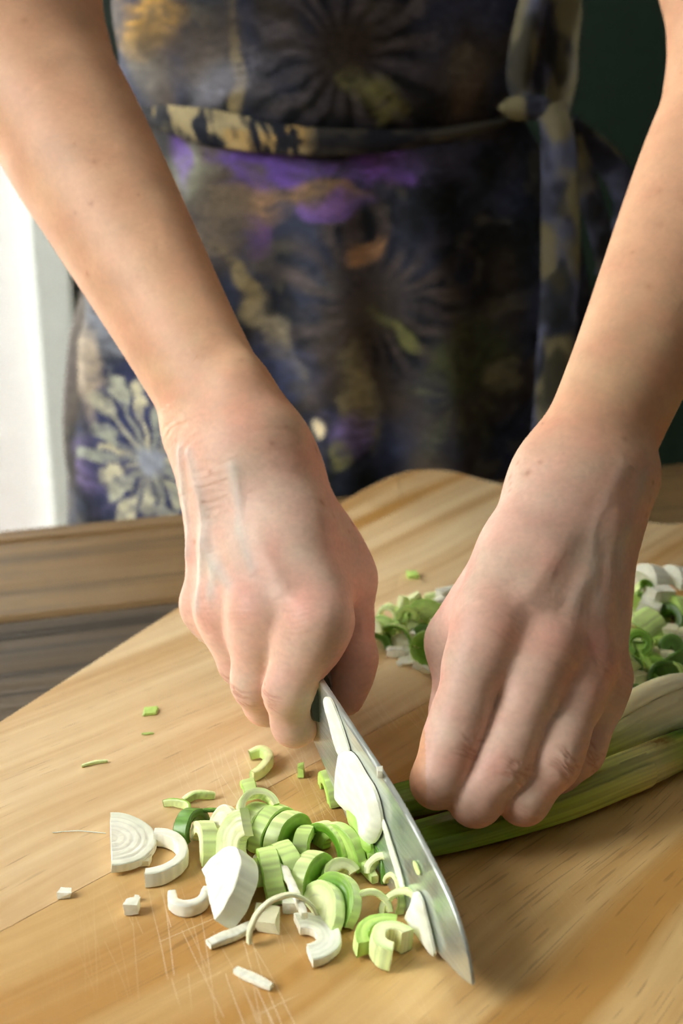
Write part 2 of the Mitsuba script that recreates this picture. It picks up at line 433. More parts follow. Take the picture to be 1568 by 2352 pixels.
class Arm:
    """An arm and hand given by its joints: shoulder, elbow, wrist, four finger chains (knuckle to tip) and the thumb.
    profile: rows (fraction from wrist to elbow, half width, half thickness, shift of the centre towards the thumb) in millimetres."""

    def __init__(s, shoulder, elbow, wrist, fingers, thumb, radii, thumb_radii, profile, hand_half, palm_drop, upper, bumps):
        s.S, s.E, s.W, s.fingers, s.thumb, s.fr, s.tr = shoulder, elbow, wrist, fingers, thumb, radii, thumb_radii
        mcp = np.array([f[0] for f in fingers])
        s.mcp, s.wh, s.drop, s.upper, s.bumps = mcp, hand_half, palm_drop, upper, bumps
        lat = unit(mcp[0] - mcp[3])                                # from the little finger towards the index
        s.fwd = unit(mcp.mean(0) - wrist)
        s.nor = unit(np.cross(lat, s.fwd))                          # back of the hand
        s.nor = s.nor * np.sign(s.nor[2])
        s.lat = unit(lat - s.fwd * (lat @ s.fwd))
        s.ax = unit(elbow - wrist)
        s.L = np.linalg.norm(elbow - wrist)
        s.wl = unit(s.lat - s.ax * (s.lat @ s.ax))
        s.wn = np.cross(s.ax, s.wl)
        s.wn = s.wn * np.sign(s.wn @ s.nor)
        pr = spline(np.array(profile, float), 80)
        s.pt, s.pa, s.pb, s.po = pr[:, 0], pr[:, 1] * MM, pr[:, 2] * MM, pr[:, 3] * MM
        every = np.vstack([np.vstack(fingers), thumb])
        s.boxes = {'hand': (np.vstack([every, [wrist]]).min(0) - .034, np.vstack([every, [wrist]]).max(0) + .034),
                   'tips': (every.min(0) - .022, every.max(0) + .022), 'arm': (np.minimum(wrist, elbow) - .06, np.maximum(wrist, elbow) + .06),
                   'upper': (np.minimum(shoulder, elbow) - .08, np.maximum(shoulder, elbow) + .08)}

    muscle = None

    def forearm(s, p):
        q = p - s.W
        t = q @ s.ax / s.L
        tc = np.clip(t, -0.02, 1.0)
        a, b, o = np.interp(tc, s.pt, s.pa), np.interp(tc, s.pt, s.pb), np.interp(tc, s.pt, s.po)
        u, v, w = q @ s.wl - o, q @ s.wn, (t - tc) * s.L
        k0 = np.sqrt((u / a) ** 2 + (v / b) ** 2 + (w / b) ** 2)
        k1 = np.sqrt((u / a ** 2) ** 2 + (v / b ** 2) ** 2 + (w / b ** 2) ** 2)
        d = k0 * (k0 - 1) / np.maximum(k1, 1e-6)
        if s.muscle is not None:
            d = smin(d, chain(p, s.muscle[0], s.muscle[1], 0.012), 0.007)
        for f, x, z, r, k in s.bumps:                               # along, across, up, radius, blend in mm
            d = smin(d, ball(p, s.W + s.ax * f * MM + s.wl * x * MM + s.wn * z * MM, r * MM), k * MM)
        return d

    def hand(s, p):
        W, lat, nor, fwd = s.W, s.lat, s.nor, s.fwd
        palm = None
        for i, m in enumerate(s.mcp):
            q = (1.5 - i) / 1.5
            c = W + lat * q * s.wh + fwd * 6 * MM
            a = capsule(p, c - nor * 1 * MM, m - nor * 5.5 * MM, 14 * MM, (11.3, 11.3, 10.3, 9.6)[i] * MM)
            palm = a if palm is None else smin(palm, a, 0.020)
        mid = W * 0.45 + s.mcp.mean(0) * 0.55
        palm = smin(palm, ellipsoid(p, mid - nor * s.drop, [fwd, lat, nor], np.array([36, 30, 13]) * MM), 0.014)
        hyp = W * 0.55 + s.mcp[3] * 0.45
        palm = smin(palm, capsule(p, W - lat * s.wh + fwd * 0.012 - nor * 8 * MM, hyp - lat * 1 * MM - nor * 9 * MM, 11 * MM, 11 * MM), 0.012)
        palm = smin(palm, chain(p, s.thumb[:2], s.tr[:2], 0.005), 0.016)
        im = s.mcp[0] * 0.55 + W * 0.45
        palm = smin(palm, capsule(p, im - nor * 8 * MM, s.thumb[1] * 0.7 + s.thumb[0] * 0.3, 10 * MM, 9 * MM), 0.020)
        palm = smin(palm, capsule(p, s.mcp[0] * 0.85 + W * 0.15 - nor * 11 * MM, s.thumb[1], 7 * MM, 8 * MM), 0.016)
        for i in range(3):
            a, b = [s.fingers[j][0] * 0.74 + s.fingers[j][1] * 0.26 - nor * 4 * MM for j in (i, i + 1)]
            palm = smin(palm, capsule(p, a, b, 7.6 * MM, 7.6 * MM), 0.007)
        for i in range(3):                                           # the flesh between the knuckles
            a, b = s.mcp[i], s.mcp[i + 1]
            palm = smin(palm, capsule(p, (a + b) / 2 * 0.94 + W * 0.06 - nor * 2.4 * MM, (a + b) / 2 * 0.6 + W * 0.4 - nor * 1.6 * MM, 9.5 * MM, 11 * MM), 0.008)
        for i, m in enumerate(s.mcp):                               # knuckle heads
            palm = smin(palm, ball(p, m - nor * 0.5 * MM, (9.2, 9.2, 8.2, 7.5)[i] * MM), 0.007)
        return palm

    def digits(s, p):
        fu = None
        for f, r in zip(s.fingers, s.fr):
            a, b = f[0] - s.nor * 2.0 * MM, f[1]
            c = chain(p, [a, a * 0.62 + b * 0.38 - s.nor * 0.6 * MM, a * 0.25 + b * 0.75, b] + list(f[2:]), [r[0], r[0] + 0.55 * MM, r[1] - 0.05 * MM, r[1] + 0.15 * MM] + list(r[2:]), 0.006)
            fu = c if fu is None else smin(fu, c, 0.0009)
        return fu, chain(p, s.thumb[1:], s.tr[1:], 0.006)

    def sdf(s, p):
        d = np.full(len(p), 0.5)

        def inside(name):
            lo, hi = s.boxes[name]
            return np.nonzero(np.all((p > lo) & (p < hi), 1))[0]
        m = inside('arm')
        d[m] = s.forearm(p[m])
        m = inside('upper')
        if len(m):
            d[m] = smin(d[m], chain(p[m], [s.E, s.E * 0.5 + s.S * 0.5, s.S], np.array(s.upper) * MM, 0.02), 0.025)
        m = inside('hand')
        if len(m):
            d[m] = smin(d[m], s.hand(p[m]), 0.020)
        m = inside('tips')
        if len(m):
            f, th = s.digits(p[m])
            d[m] = smin(smin(d[m], f, 0.0075), th, 0.006)
        return d


def mm_at(x, y, d):
    return at(x, y, d * MM)


def pts(*q):
    return np.array([mm_at(*x) for x in q])


ARM_PROFILE = [(-0.02, 25.0, 18.5, 0), (0.08, 25.5, 19, 0), (0.22, 27, 21.5, 0), (0.40, 30.5, 26, 0), (0.58, 34, 31, 0), (0.75, 36.5, 34.5, 0), (0.90, 37, 36, 0), (1.0, 36.5, 36.5, 0)]
R = Arm(np.array([-0.166, 0.960, 1.33]), mm_at(38, 82, 668), mm_at(554, 1028, 565), [
    pts((722, 1425, 515), (662, 1590, 524), (676, 1662, 532), (690, 1668, 543)),
    pts((590, 1404, 527), (588, 1570, 540), (610, 1615, 552), (660, 1630, 560)),
    pts((510, 1398, 545), (556, 1525, 556), (590, 1570, 570), (640, 1590, 577)),
    pts((463, 1388, 562), (532, 1465, 574), (560, 1530, 588), (600, 1530, 594))],
    pts((672, 1120, 568), (790, 1335, 556), (806, 1420, 552), (812, 1512, 547), (800, 1560, 545), (794, 1605, 543)),
    [np.array(r) * MM for r in ((9.5, 8.8, 8.2, 7.4), (9.5, 8.8, 8.2, 7.4), (9, 8.2, 7.6, 7), (8, 7.4, 6.8, 6.2))],
    np.array((12.5, 10.3, 8.4, 8.8, 8.2, 7.0)) * MM, ARM_PROFILE, 11.5 * MM, 12 * MM, (37, 45, 50), [(22, -17, 5, 9, 12), (20, 19, 4, 8.5, 12)])
LH = Arm(np.array([0.176, 0.995, 1.33]), mm_at(1748, 150, 655), mm_at(1335, 1105, 555), [
    pts((1128, 1436, 500), (1036, 1708, 490), (1004, 1795, 487), (1000, 1812, 495)),
    pts((1262, 1490, 502), (1150, 1756, 489), (1092, 1836, 488), (1088, 1850, 497)),
    pts((1354, 1528, 512), (1267, 1748, 494), (1202, 1836, 492), (1200, 1850, 502)),
    pts((1398, 1556, 530), (1330, 1728, 516), (1266, 1792, 516), (1254, 1812, 524))],
    pts((1250, 1200, 558), (1052, 1478, 540), (1045, 1640, 532), (1050, 1760, 520)),
    [np.array(r) * MM for r in ((9.6, 9.6, 8.7, 7.6), (9.6, 9.7, 8.9, 7.8), (9.2, 9.3, 8.4, 7.4), (8.4, 8.0, 7.3, 6.4))],
    np.array((12, 10.5, 9.2, 8.2)) * MM, ARM_PROFILE, 11.5 * MM, 10 * MM, (38, 45, 50), [(14, -16, 11, 7, 12), (6, -4, 13, 6, 10)])

R.muscle = (pts((-20, 10, 650), (70, 190, 645), (190, 380, 633), (315, 600, 617)), np.array((30, 29, 26.5, 21)) * MM)   # the outer muscle of the forearm
BODY = np.array([-0.008, 1.012])                                        # the axis of the trunk
TWIST = math.radians(15)


def trunk(p):
    c, s_ = math.cos(TWIST), math.sin(TWIST)
    x, y, z = p[:, 0] - BODY[0], p[:, 1] - BODY[1], p[:, 2]
    q = np.stack([x * c + y * s_, -x * s_ + y * c, z], 1)
    out = np.full(len(p), 0.4)
    for m, f in ((z < 0.80, legs), ((z >= 0.80) & (z < 1.32), torso), (z >= 1.32, head)):
        m = np.nonzero(m)[0]
        if len(m):
            out[m] = f(q[m])
    return out


def torso(q):
    I = np.eye(3)
    d = ellipsoid(q, [0, 0.01, 0.86], I, np.array([0.168, 0.108, 0.17]))
    d = smin(d, ellipsoid(q, [0, 0.012, 1.03], I, np.array([0.126, 0.090, 0.20])), 0.06)
    d = smin(d, ellipsoid(q, [0, 0.0, 1.23], I, np.array([0.145, 0.098, 0.17])), 0.06)
    up = np.nonzero(q[:, 2] > 1.08)[0]
    if len(up):
        for sg in (-1, 1):
            d[up] = smin(d[up], ellipsoid(q[up], [0.068 * sg, -0.075, 1.20], I, np.array([0.055, 0.048, 0.055])), 0.03)
            d[up] = smin(d[up], capsule(q[up], [0.05 * sg, 0.0, 1.36], [0.17 * sg, 0.0, 1.33], 0.045, 0.045), 0.05)
    low = np.nonzero(q[:, 2] < 0.96)[0]
    if len(low):
        for sg in (-1, 1):
            d[low] = smin(d[low], capsule(q[low], [0.085 * sg, 0.01, 0.80], [0.090 * sg, 0.0, 0.46], 0.085, 0.055), 0.03)
    return d


def legs(q):
    d = ellipsoid(q, [0, 0.01, 0.86], np.eye(3), np.array([0.168, 0.108, 0.17]))
    for sg in (-1, 1):
        d = smin(d, chain(q, [[0.085 * sg, 0.01, 0.80], [0.090 * sg, 0.0, 0.46], [0.092 * sg, 0.02, 0.09]], (0.085, 0.055, 0.038), 0.03), 0.03)
        d = smin(d, chain(q, [[0.092 * sg, 0.04, 0.045], [0.10 * sg, -0.10, 0.032], [0.105 * sg, -0.16, 0.026]], (0.036, 0.034, 0.026), 0.02), 0.03)
    return d


def head(q):
    d = ellipsoid(q, [0, 0.0, 1.23], np.eye(3), np.array([0.145, 0.098, 0.17]))
    for sg in (-1, 1):
        d = smin(d, capsule(q, [0.05 * sg, 0.0, 1.36], [0.17 * sg, 0.0, 1.33], 0.045, 0.045), 0.05)
    d = smin(d, capsule(q, [0, 0.0, 1.36], [0, -0.02, 1.47], 0.052, 0.047), 0.03)
    h = np.array([0, -0.035, 1.565])                                 # the head, looking down at the board
    a = math.radians(28)
    A = np.array([[1, 0, 0], [0, math.cos(a), math.sin(a)], [0, -math.sin(a), math.cos(a)]])
    d = smin(d, ellipsoid(q, h + [0, 0.02, 0.02], A, np.array([0.074, 0.094, 0.098])), 0.02)
    d = smin(d, ellipsoid(q, h + A.T @ [0, -0.028, -0.055], A, np.array([0.056, 0.062, 0.070])), 0.03)
    d = smin(d, capsule(q, h + A.T @ [0, -0.088, 0.005], h + A.T @ [0, -0.107, -0.036], 0.006, 0.011), 0.012)
    for sg in (-1, 1):
        d = -smin(-d, ball(q, h + A.T @ [0.032 * sg, -0.105, 0.004], 0.016), 0.012)
        d = smin(d, ball(q, h + A.T @ [0.032 * sg, -0.082, 0.003], 0.0125), 0.003)
        d = smin(d, ellipsoid(q, h + A.T @ [0.076 * sg, 0.012, -0.01], A, np.array([0.009, 0.018, 0.031])), 0.004)
    d = smin(d, ellipsoid(q, h + A.T @ [0, -0.090, -0.070], A, np.array([0.023, 0.008, 0.009])), 0.005)
    return d


def body_sdf(p):
    d = np.full(len(p), 9.0)
    for arm in (R, LH):
        d = np.minimum(d, arm.sdf(p))
    m = np.nonzero(p[:, 1] > 0.78)[0]
    if len(m):
        d[m] = smin(d[m], trunk(p[m]), 0.03)
    return d


def axis(*segments):
    """Grid planes: (start, end, step) runs joined together."""
    out = [segments[0][0]]
    for a, b, h in segments:
        n = max(1, int(round((b - a) / h)))
        out += list(np.linspace(a, b, n + 1)[1:])
    return np.array(out)


def surface_nets(sdf, ax, B=8):
    """Zero surface of sdf on a grid of uneven planes, evaluated only in the blocks near it."""
    ax = [np.concatenate([a, a[-1] + (a[-1] - a[-2]) * np.arange(1, (-(len(a) - 1)) % B + 1)]) for a in ax]
    n = [len(a) for a in ax]
    nb = [(k - 1) // B for k in n]
    ib = np.stack(np.meshgrid(*[np.arange(k) for k in nb], indexing='ij'), -1).reshape(-1, 3)
    lo = np.stack([ax[k][ib[:, k] * B] for k in range(3)], 1)
    hi = np.stack([ax[k][ib[:, k] * B + B] for k in range(3)], 1)
    near = []
    for c in np.array_split(np.arange(len(ib)), max(1, len(ib) // 60000)):
        d = sdf((lo[c] + hi[c]) / 2)
        near.append(np.abs(d) < 0.62 * np.linalg.norm(hi[c] - lo[c], axis=1) + 0.004)
    ib = ib[np.concatenate(near)]
    o = np.stack(np.meshgrid(*[np.arange(B + 1)] * 3, indexing='ij'), -1).reshape(-1, 3)
    keys, verts = [], []
    edge_keys = []
    corner = np.array([[a, b, c] for a in (0, 1) for b in (0, 1) for c in (0, 1)])
    pairs = [(i, j) for i in range(8) for j in range(i + 1, 8) if np.abs(corner[i] - corner[j]).sum() == 1]
    for chunk in np.array_split(ib, max(1, len(ib) // 400)):
        idx = chunk[:, None] * B + o[None]
        pos = np.stack([ax[k][idx[..., k]] for k in range(3)], -1)
        d = sdf(pos.reshape(-1, 3)).reshape(len(chunk), B + 1, B + 1, B + 1)
        pos = pos.reshape(len(chunk), B + 1, B + 1, B + 1, 3)
        cd = np.stack([d[:, a:a + B, b:b + B, c:c + B] for a, b, c in corner], -1)
        cp = [pos[:, a:a + B, b:b + B, c:c + B] for a, b, c in corner]
        neg = (cd < 0).sum(-1)
        w = np.nonzero((neg > 0) & (neg < 8))
        cdw = cd[w]
        cpw = np.stack([x[w] for x in cp], 1)
        acc, cnt = np.zeros((len(cdw), 3)), np.zeros(len(cdw))
        for i, j in pairs:
            m = (cdw[:, i] < 0) != (cdw[:, j] < 0)
            t = cdw[m, i] / (cdw[m, i] - cdw[m, j])
            acc[m] += cpw[m, i] + t[:, None] * (cpw[m, j] - cpw[m, i])
            cnt[m] += 1
        gi = chunk[w[0]] * B + np.stack(w[1:], 1)
        keys.append((gi[:, 0] * n[1] + gi[:, 1]) * n[2] + gi[:, 2])
        verts.append(acc / cnt[:, None])
        for k in range(3):
            j = int(np.nonzero(corner.sum(1) == 1)[0][[c[k] == 1 for c in corner[corner.sum(1) == 1]].index(True)])
            m = (cdw[:, 0] < 0) != (cdw[:, j] < 0)
            edge_keys.append((k, gi[m], cdw[m, 0] < 0))
    keys, verts = np.concatenate(keys), np.vstack(verts)
    order = np.argsort(keys)
    keys, verts = keys[order], verts[order]
    faces = []
    for k, gi, inside in edge_keys:
        u, v = (k + 1) % 3, (k + 2) % 3
        q = []
        for du, dv in ((0, 0), (1, 0), (1, 1), (0, 1)):
            g = gi.copy()
            g[:, u] -= du
            g[:, v] -= dv
            kk = (g[:, 0] * n[1] + g[:, 1]) * n[2] + g[:, 2]
            at_ = np.minimum(np.searchsorted(keys, kk), len(keys) - 1)
            q.append(np.where(keys[at_] == kk, at_, -1))
        q = np.stack(q, 1)
        ok = (q >= 0).all(1)
        q, s_ = q[ok], inside[ok]
        q[~s_] = q[~s_][:, ::-1]
        faces.append(q)
    f = np.vstack(faces)
    f = np.vstack([f[:, [0, 1, 2]], f[:, [0, 2, 3]]])
    return verts, f


FINE = 1.35 * MM
AX = [axis((-0.36, -0.22, .008), (-0.22, 0.235, FINE), (0.235, 0.36, .008)),
      axis((0.375, 0.40, .004), (0.40, 0.56, FINE), (0.56, 0.70, .0018), (0.70, 1.22, .006)),
      axis((-0.02, 0.77, .012), (0.77, 0.91, FINE), (0.91, 1.075, .0018), (1.075, 1.76, .010))]
PERSON = 'person'
TAKEN.add(PERSON)
tag(PERSON, 'bare-armed person in a dark floral apron, slicing leek with the knife', 'person')


def segment_distance(x, y, a, b):
    ab = (b[0] - a[0], b[1] - a[1])
    t = np.clip(((x - a[0]) * ab[0] + (y - a[1]) * ab[1]) / (ab[0] ** 2 + ab[1] ** 2), 0, 1)
    return np.hypot(x - a[0] - t * ab[0], y - a[1] - t * ab[1]), t


# veins on the back of each hand in millimetres: (towards the knuckles, towards the thumb)
VEINS = {0: [[(8, -6), (26, -4), (44, -7), (56, -3), (66, 4)], [(44, -7), (58, -14), (68, -17)], [(56, -3), (66, -8)], [(4, -12), (24, -17), (44, -22)], [(20, 14), (44, 12), (62, 16)]],
         1: [[(4, 2), (30, 6), (52, 2), (66, 9)], [(2, -10), (30, -9), (56, -12)], [(52, 2), (66, -4)]]}


def skin_detail(v, n):
    push = np.zeros(len(v))
    fine = npfbm(v * 55, 3, 5)
    grain_ = npfbm(v * 700, 2, 9)
    big = npfbm(v * 16, 2, 2)
    tan = np.array([0.575, 0.330, 0.198])
    pink = np.array([0.605, 0.405, 0.312])
    col = np.tile(tan, (len(v), 1))
    crease = np.zeros(len(v))
    for k, A in enumerate((R, LH)):
        lo, hi = A.boxes['hand']
        lo2, hi2 = A.boxes['arm']
        near = np.all((v > np.minimum(lo, lo2)) & (v < np.maximum(hi, hi2)), 1)
        near = near & ((v[:, 0] < 0.03) if k == 0 else (v[:, 0] > 0.03))
        q = v - A.W
        a, b = q @ A.fwd, q @ A.lat
        back = soft(0.0, 0.5, n @ A.nor)
        hand = near * soft(-0.03, 0.035, a)
        col += (pink - tan) * hand[:, None]
        inner = near * soft(0.1, -0.4, n @ A.nor)
        col += (np.array([0.64, 0.39, 0.31]) - col) * (inner * hand * 0.7)[:, None]
        # tendons fanning to the knuckles
        for i, mc in enumerate(A.mcp):
            e = ((mc - A.W) @ A.fwd, (mc - A.W) @ A.lat)
            d, t = segment_distance(a, b, (0.014, ((1.5 - i) / 1.5) * A.wh * 0.45), e)
            push += near * back * (1.25 if k == 0 else 0.9) * 0.8 * MM * bell(d, 3.0 * MM) * soft(0.25, 0.6, t) * soft(1.0, 0.86, t)
            if i == 2:
                push += near * back * 1.1 * MM * bell(d, 4.5 * MM) * soft(0.0, 0.2, t) * soft(1.0, 0.8, t)
            f0, f1 = unit(mc - A.W), unit(A.fingers[i][1] - mc)
            ax0 = unit(f0 + f1)
            o0 = unit(A.nor - ax0 * (A.nor @ ax0))
            q0 = v - mc
            s0, t0 = q0 @ ax0, q0 @ np.cross(ax0, o0)
            z0 = near * soft(0.2, 0.6, n @ o0) * soft(9 * MM, 4 * MM, np.abs(t0)) * soft(11 * MM, 5 * MM, np.abs(s0 - 2 * MM))
            ix = np.nonzero(z0 > 0.01)[0]
            s0, t0, zz0 = s0[ix], t0[ix], z0[ix]
            w0 = s0 + 0.0022 * (npnoise(np.stack([t0 * 95, 0 * t0 + i + 9 * k, 0 * t0], -1), 6) - 0.5) + 12 * t0 * t0
            for ci in range(8):
                live = soft(0.35, 0.6, npnoise(np.stack([t0 * 180 + 5.0 * ci, 0 * t0 + i, 0 * t0 + k], -1), 12))
                dl = zz0 * live * bell(w0 - (ci * 2.1 - 5.5) * MM, 0.40 * MM)
                push[ix] -= 0.12 * MM * dl
                crease[ix] = np.maximum(crease[ix], 0.26 * dl)
            dk = np.linalg.norm(v - mc - A.nor * 6 * MM, axis=1)
            red = near * back * bell(dk, 8 * MM) * (0.75 if i < 3 else 0.55)
            col += (np.array([0.62, 0.315, 0.235]) - col) * red[:, None]
        for path in VEINS[k]:
            w = np.zeros(len(v))
            for s0, s1 in zip(path[:-1], path[1:]):
                d, t = segment_distance(a, b, np.array(s0) * MM, np.array(s1) * MM)
                w = np.maximum(w, bell(d, 2.1 * MM))
            w = w * near * back
            push += w * (0.8 if k == 0 else 0.3) * MM
            col += (np.array([0.50, 0.43, 0.37]) - col) * ((0.70 if k == 0 else 0.30) * w)[:, None]
        # creases and redness at the finger joints
        for fi, fg in enumerate(list(A.fingers) + [A.thumb[1:]]):
            for j in range(1, len(fg) - 1):
                ax_ = unit(unit(fg[j] - fg[j - 1]) + unit(fg[j + 1] - fg[j]))
                q2 = v - fg[j]
                r = np.linalg.norm(q2, axis=1)
                ins = near & (r < 0.016)
                outn = unit(unit(fg[j] - fg[j - 1]) - unit(fg[j + 1] - fg[j]))
                dors = soft(-0.1, 0.5, n @ outn)
                out2 = 0.4 * outn + (A.nor if fi < 4 else outn)
                out2 = unit(out2 - ax_ * (out2 @ ax_))
                s_, t_ = q2 @ ax_, q2 @ np.cross(ax_, out2)
                zone = ins * soft(0.0, 0.45, n @ out2) * soft(8.5 * MM, 3.5 * MM, np.abs(t_)) * soft(6.5 * MM, 3.5 * MM, np.abs(s_))
                ix = np.nonzero(zone > 0.01)[0]
                s_, t_ = s_[ix], t_[ix]
                w_ = s_ + 0.0018 * (npnoise(np.stack([t_ * 160, 0 * t_ + fi + 5 * k, 0 * t_ + j], -1), 3) - 0.5) - 16.0 * t_ * t_ * np.sign(s_ + 1e-6)
                depth = np.zeros(len(ix))
                for ci, off in enumerate((-3.7, -2.3, -0.9, 0.5, 1.9, 3.3)):
                    live = soft(0.30, 0.52, npnoise(np.stack([t_ * 210 + 7.0 * ci, 0 * t_ + fi, 0 * t_ + k], -1), 8))
                    depth = np.maximum(depth, live * bell(w_ - off * MM + 0.0009 * (npnoise(np.stack([t_ * 420 + 3.1 * ci, 0 * t_ + fi, 0 * t_], -1), 2) - 0.5), 0.42 * MM))
                depth = depth * zone[ix] * (1.0 if j == 1 else 0.35)
                push[ix] -= 0.34 * MM * depth
                crease[ix] = np.maximum(crease[ix], depth)
                red = ins * dors * bell(r, 7 * MM) * (0.5 if k == 0 or j > 1 else 0.75)
                col += (np.array([0.60, 0.285, 0.215]) - col) * red[:, None]
            tip = near * bell(np.linalg.norm(v - fg[-1], axis=1), 8 * MM)
            col += (np.array([0.63, 0.34, 0.265]) - col) * (0.5 * tip)[:, None]
        # skin folds across the wrist and the first row of knuckles
        s_ = a + 0.0035 * np.sin(b * 90 + 1) + 0.002 * (fine - 0.5) * 4
        for c, amp in ((-0.012, .16), (-0.004, .30), (0.001, .18), (0.006, .22), (0.013, .15), (0.021, .13)):
            push -= near * back * 0.7 * amp * MM * bell(s_ - c, 1.3 * MM) * (np.abs(b) < 0.04)
        red = near * back * bell(a + 0.004, 0.013) * soft(-0.03, 0.02, b) * (0.55 if k == 0 else 0.3)
        col += (np.array([0.62, 0.32, 0.22]) - col) * red[:, None]
    col *= (0.84 + 0.32 * fine + 0.16 * (grain_ - 0.5) + 0.18 * (big - 0.5))[:, None]
    flush = npfbm(v * 75, 3, 31) - 0.5
    pale = npfbm(v * 60, 3, 47) - 0.5
    hands = soft(0.585, 0.54, v[:, 1])
    col *= 1 + (flush * (0.10 + 0.16 * hands))[:, None] * np.array([0.5, -0.9, -0.8]) + (pale * 0.30)[:, None] * np.array([0.6, 0.9, 1.0])
    rr = np.random.default_rng(11)
    arms = np.nonzero((v[:, 1] < 0.76) & (v[:, 1] > 0.50) & (v[:, 2] > 0.85))[0]
    for c in v[rr.choice(arms, 150)]:
        rad = rr.uniform(0.5, 1.25) * MM
        w = bell(np.linalg.norm(v - c, axis=1), rad) * rr.uniform(0.25, 0.75)
        col *= 1 - w[:, None] * np.array([0.30, 0.48, 0.58])
    col += (np.array([0.42, 0.175, 0.12]) - col) * (0.55 * np.clip(crease, 0, 1))[:, None]
    return v + n * push[:, None], np.clip(col, 0.01, 0.9)


def skin_bump(p, n, uv):
    """Fine lozenge lines of the skin and the folds that run across the hands and wrists."""
    left = p.x > float((R.W[0] + LH.W[0]) / 2)
    pick = lambda k: mi.Vector3f(*[dr.select(left, float(x), float(y)) for x, y in zip(getattr(LH, k), getattr(R, k))])
    q = mi.Vector3f(p) - pick('W')
    a, b = dr.dot(q, pick('fwd')), dr.dot(q, pick('lat'))
    near = smoothstep(0.115, 0.085, dr.norm(q))
    wrist = smoothstep(-0.036, -0.004, a) * smoothstep(0.060, 0.030, a)
    fold = noise(a * 620 + 2.5 * noise(b * 75, a * 45, 3) + dr.abs(b) * 60, b * 42, 7)
    return 0.5 * noise(p.x * 560, p.y * 560, p.z * 560) + near * (0.5 + 0.9 * wrist) * fold


scene['skin'] = principled(VCOL, 0.52, 0.38, bump=proc(skin_bump, 2e-4), scale=0.00026, flatness=0.6, sheen=0.15)
verts, faces = surface_nets(body_sdf, AX)
mid = verts[faces].mean(1)
hand_faces = np.zeros(len(faces), bool)
for A in (R, LH):
    lo, hi = A.boxes['tips']
    hand_faces |= np.all((mid > lo - .012) & (mid < hi + .012), 1) & ((mid - A.W) @ A.fwd > -0.018)
verts, faces = trimesh.remesh.subdivide(verts, faces, face_index=np.nonzero(hand_faces)[0])[:2]
face_normals = np.cross(verts[faces[:, 1]] - verts[faces[:, 0]], verts[faces[:, 2]] - verts[faces[:, 0]])
vnormals = unit(np.stack([sum(np.bincount(faces[:, c], face_normals[:, k], len(verts)) for c in range(3)) for k in range(3)], 1))
vcol = np.tile([0.56, 0.35, 0.23], (len(verts), 1))
bare = np.nonzero((verts[:, 1] < 0.80) & (verts[:, 2] > 0.76))[0]
verts[bare], vcol[bare] = skin_detail(verts[bare], vnormals[bare])
add('body', (verts, faces), 'skin', PERSON, smooth=True, color=vcol)

# ------------------------------------------------------------------ apron
CT, ST = math.cos(TWIST), math.sin(TWIST)


def feat(px, py):
    q = at(px, py, 0.87 if py < 600 else 0.90)
    return float(q[0]), float(q[2])


